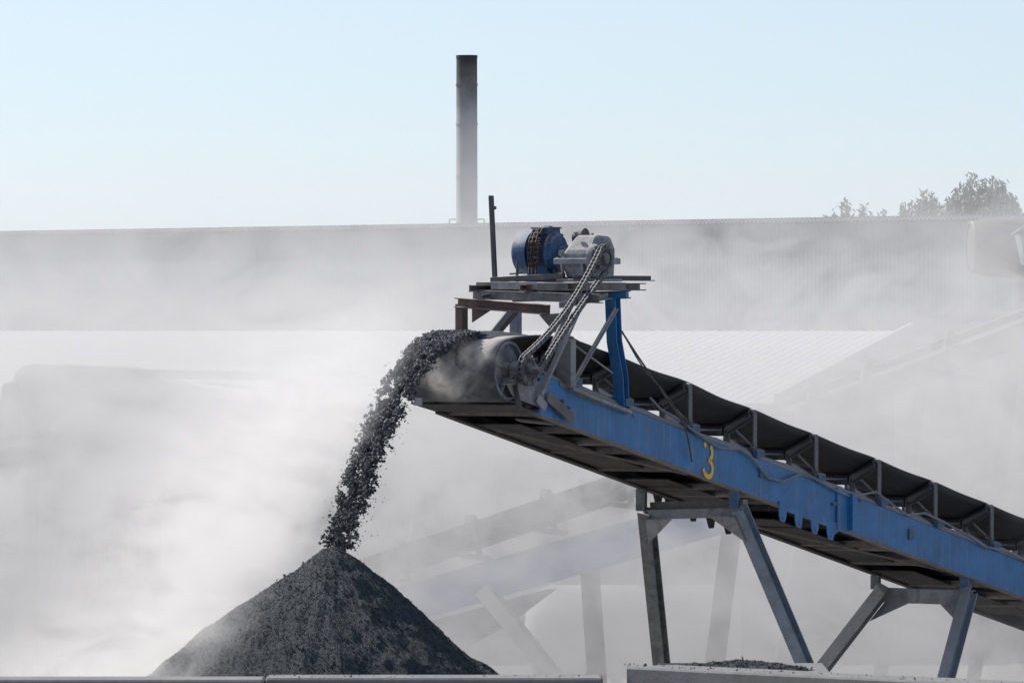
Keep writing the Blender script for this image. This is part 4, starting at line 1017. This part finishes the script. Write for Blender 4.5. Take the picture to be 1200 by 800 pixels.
# ================================================================== DUST
def vol_mat(name, build, color=(0.90, 0.895, 0.89), aniso=0.25):
    m = bpy.data.materials.new(name); m.use_nodes = True; t = m.node_tree; t.nodes.clear()
    out = N(t, 'ShaderNodeOutputMaterial'); pv = N(t, 'ShaderNodeVolumePrincipled'); pv.inputs['Color'].default_value = (*color, 1); pv.inputs['Anisotropy'].default_value = aniso
    tc = N(t, 'ShaderNodeTexCoord'); t.links.new(build(t, tc.outputs['Object']), pv.inputs['Density']); t.links.new(pv.outputs[0], out.inputs['Volume'])
    return m
def dust_big(t, ob):
    sx = N(t, 'ShaderNodeSeparateXYZ'); t.links.new(ob, sx.inputs[0]); X, Y, Z = sx.outputs
    mp = N(t, 'ShaderNodeMapping'); mp.inputs['Rotation'].default_value = (0, R(30), 0); mp.inputs['Scale'].default_value = (.75, .15, 1.15); t.links.new(ob, mp.inputs[0])
    n0 = noise_tex(t, 1.15, 8, 0.68, mp.outputs[0], 1.6); n1 = noise_tex(t, .28, 2, 0.5, ob, 0.3); n = math_(t, 'ADD', math_(t, 'MULTIPLY', n0, .72), math_(t, 'MULTIPLY', n1, .28))
    zz = math_(t, 'ADD', Z, math_(t, 'MULTIPLY', math_(t, 'SUBTRACT', n, .5), 6.5))
    hz = ramp(t, zz, (4.2, 7.6, 1, 0.0)); hz = math_(t, 'POWER', hz, 1.5)
    dn = ramp(t, n, (.41, .59, .12, 1.70))
    fr = math_(t, 'MULTIPLY', ramp(t, Y, (68.0, 70.2, 0, 1)), ramp(t, Y, (80, 84, 1, 0)))
    return math_(t, 'MULTIPLY', math_(t, 'MULTIPLY', math_(t, 'MULTIPLY', hz, dn), fr), 0.19)
mb = MB(); mb.box((-13, 67.9, .02), (13, 84, 8.3))
dc = mb.build('dust_cloud', vol_mat('dust_volume', dust_big, (0.775, 0.772, 0.778))); tag(dc, 'wide drifting bank of pale dust filling the yard behind conveyor 3', 'dust', kind='stuff')
# plume left of the falling stream and off the pile's left slope
A0, A1 = P(505, 420, 59), P(378, 640, 58.6); B1 = P(120, 830, 58.4)
def dust_plume(t, ob):
    sx = N(t, 'ShaderNodeSeparateXYZ'); t.links.new(ob, sx.inputs[0]); X, Y, Z = sx.outputs
    mp = N(t, 'ShaderNodeMapping'); mp.inputs['Rotation'].default_value = (0, R(-50), 0); mp.inputs['Scale'].default_value = (.9, .35, 1.7); t.links.new(ob, mp.inputs[0]); n = noise_tex(t, 1.5, 8, 0.68, mp.outputs[0], 1.5); nn = math_(t, 'MULTIPLY', math_(t, 'SUBTRACT', n, .5), 0.9)
    def dist(p, q):
        d = Vector((q.x - p.x, q.z - p.z)).normalized(); nx, nz = d.y, -d.x   # normal
        if nx > 0: nx, nz = -nx, -nz
        return math_(t, 'ADD', math_(t, 'ADD', math_(t, 'MULTIPLY', X, nx), math_(t, 'MULTIPLY', Z, nz)), -(nx * p.x + nz * p.z))
    s1 = dist(A0, A1); s2 = dist(A1, B1)
    s = math_(t, 'ADD', math_(t, 'MINIMUM', math_(t, 'ADD', s1, -.16), math_(t, 'ADD', s2, .60)), math_(t, 'MULTIPLY', nn, .45))
    rise = ramp(t, s, (-.05, .5, 0, 1)); fall_ = ramp(t, math_(t, 'ADD', s, nn), (.2, 1.9, 1, 0.0)); fall_ = math_(t, 'POWER', fall_, 1.4)
    dep = math_(t, 'MULTIPLY', ramp(t, Y, (55.6, 57.6, 0, 1)), ramp(t, Y, (60.5, 63.5, 1, 0)))
    up = ramp(t, math_(t, 'ADD', Z, nn), (3.9, 5.2, 1, 0)); lf = ramp(t, X, (-5.6, -4.2, 0, 1))
    r = rise
    for k in (fall_, dep, up, lf, ramp(t, n, (.42, .60, .05, 2.0))): r = math_(t, 'MULTIPLY', r, k)
    return math_(t, 'MULTIPLY', r, 0.50)
mb = MB(); mb.box((-5.7, 55, .6), (-.2, 63.5, 5.4))
dp = mb.build('dust_plume', vol_mat('plume_volume', dust_plume, (0.90, 0.885, 0.875), .32)); tag(dp, 'bright plume of dust blown left off the falling stone and pile', 'dust', kind='stuff')

# thin smoke of dust curling over the front of the drum
WC = cw(Vector((-.30, .30, ZC)))
def dust_wisp(t, ob):
    sx = N(t, 'ShaderNodeSeparateXYZ'); t.links.new(ob, sx.inputs[0]); X, Y, Z = sx.outputs
    n = noise_tex(t, 5.0, 5, 0.65, ob, 1.2)
    v = N(t, 'ShaderNodeVectorMath', operation='LENGTH'); mp = N(t, 'ShaderNodeMapping'); mp.inputs['Scale'].default_value = (1 / .42, 1 / .34, 1 / .30); t.links.new(ob, mp.inputs[0]); t.links.new(mp.outputs[0], v.inputs[0])
    e = ramp(t, v.outputs['Value'], (.35, 1.0, 1, 0))
    return math_(t, 'MULTIPLY', math_(t, 'MULTIPLY', e, ramp(t, n, (.45, .68, 0, 1))), 6.0)
mb = MB(); mb.box((-.42, -.34, -.30), (.42, .34, .30))
dw = mb.build('dust_wisp', vol_mat('wisp_volume', dust_wisp, (0.93, 0.91, 0.89), .3), loc=WC); tag(dw, 'thin curl of dust smoking off the stone at the belt drum', 'dust', kind='stuff')
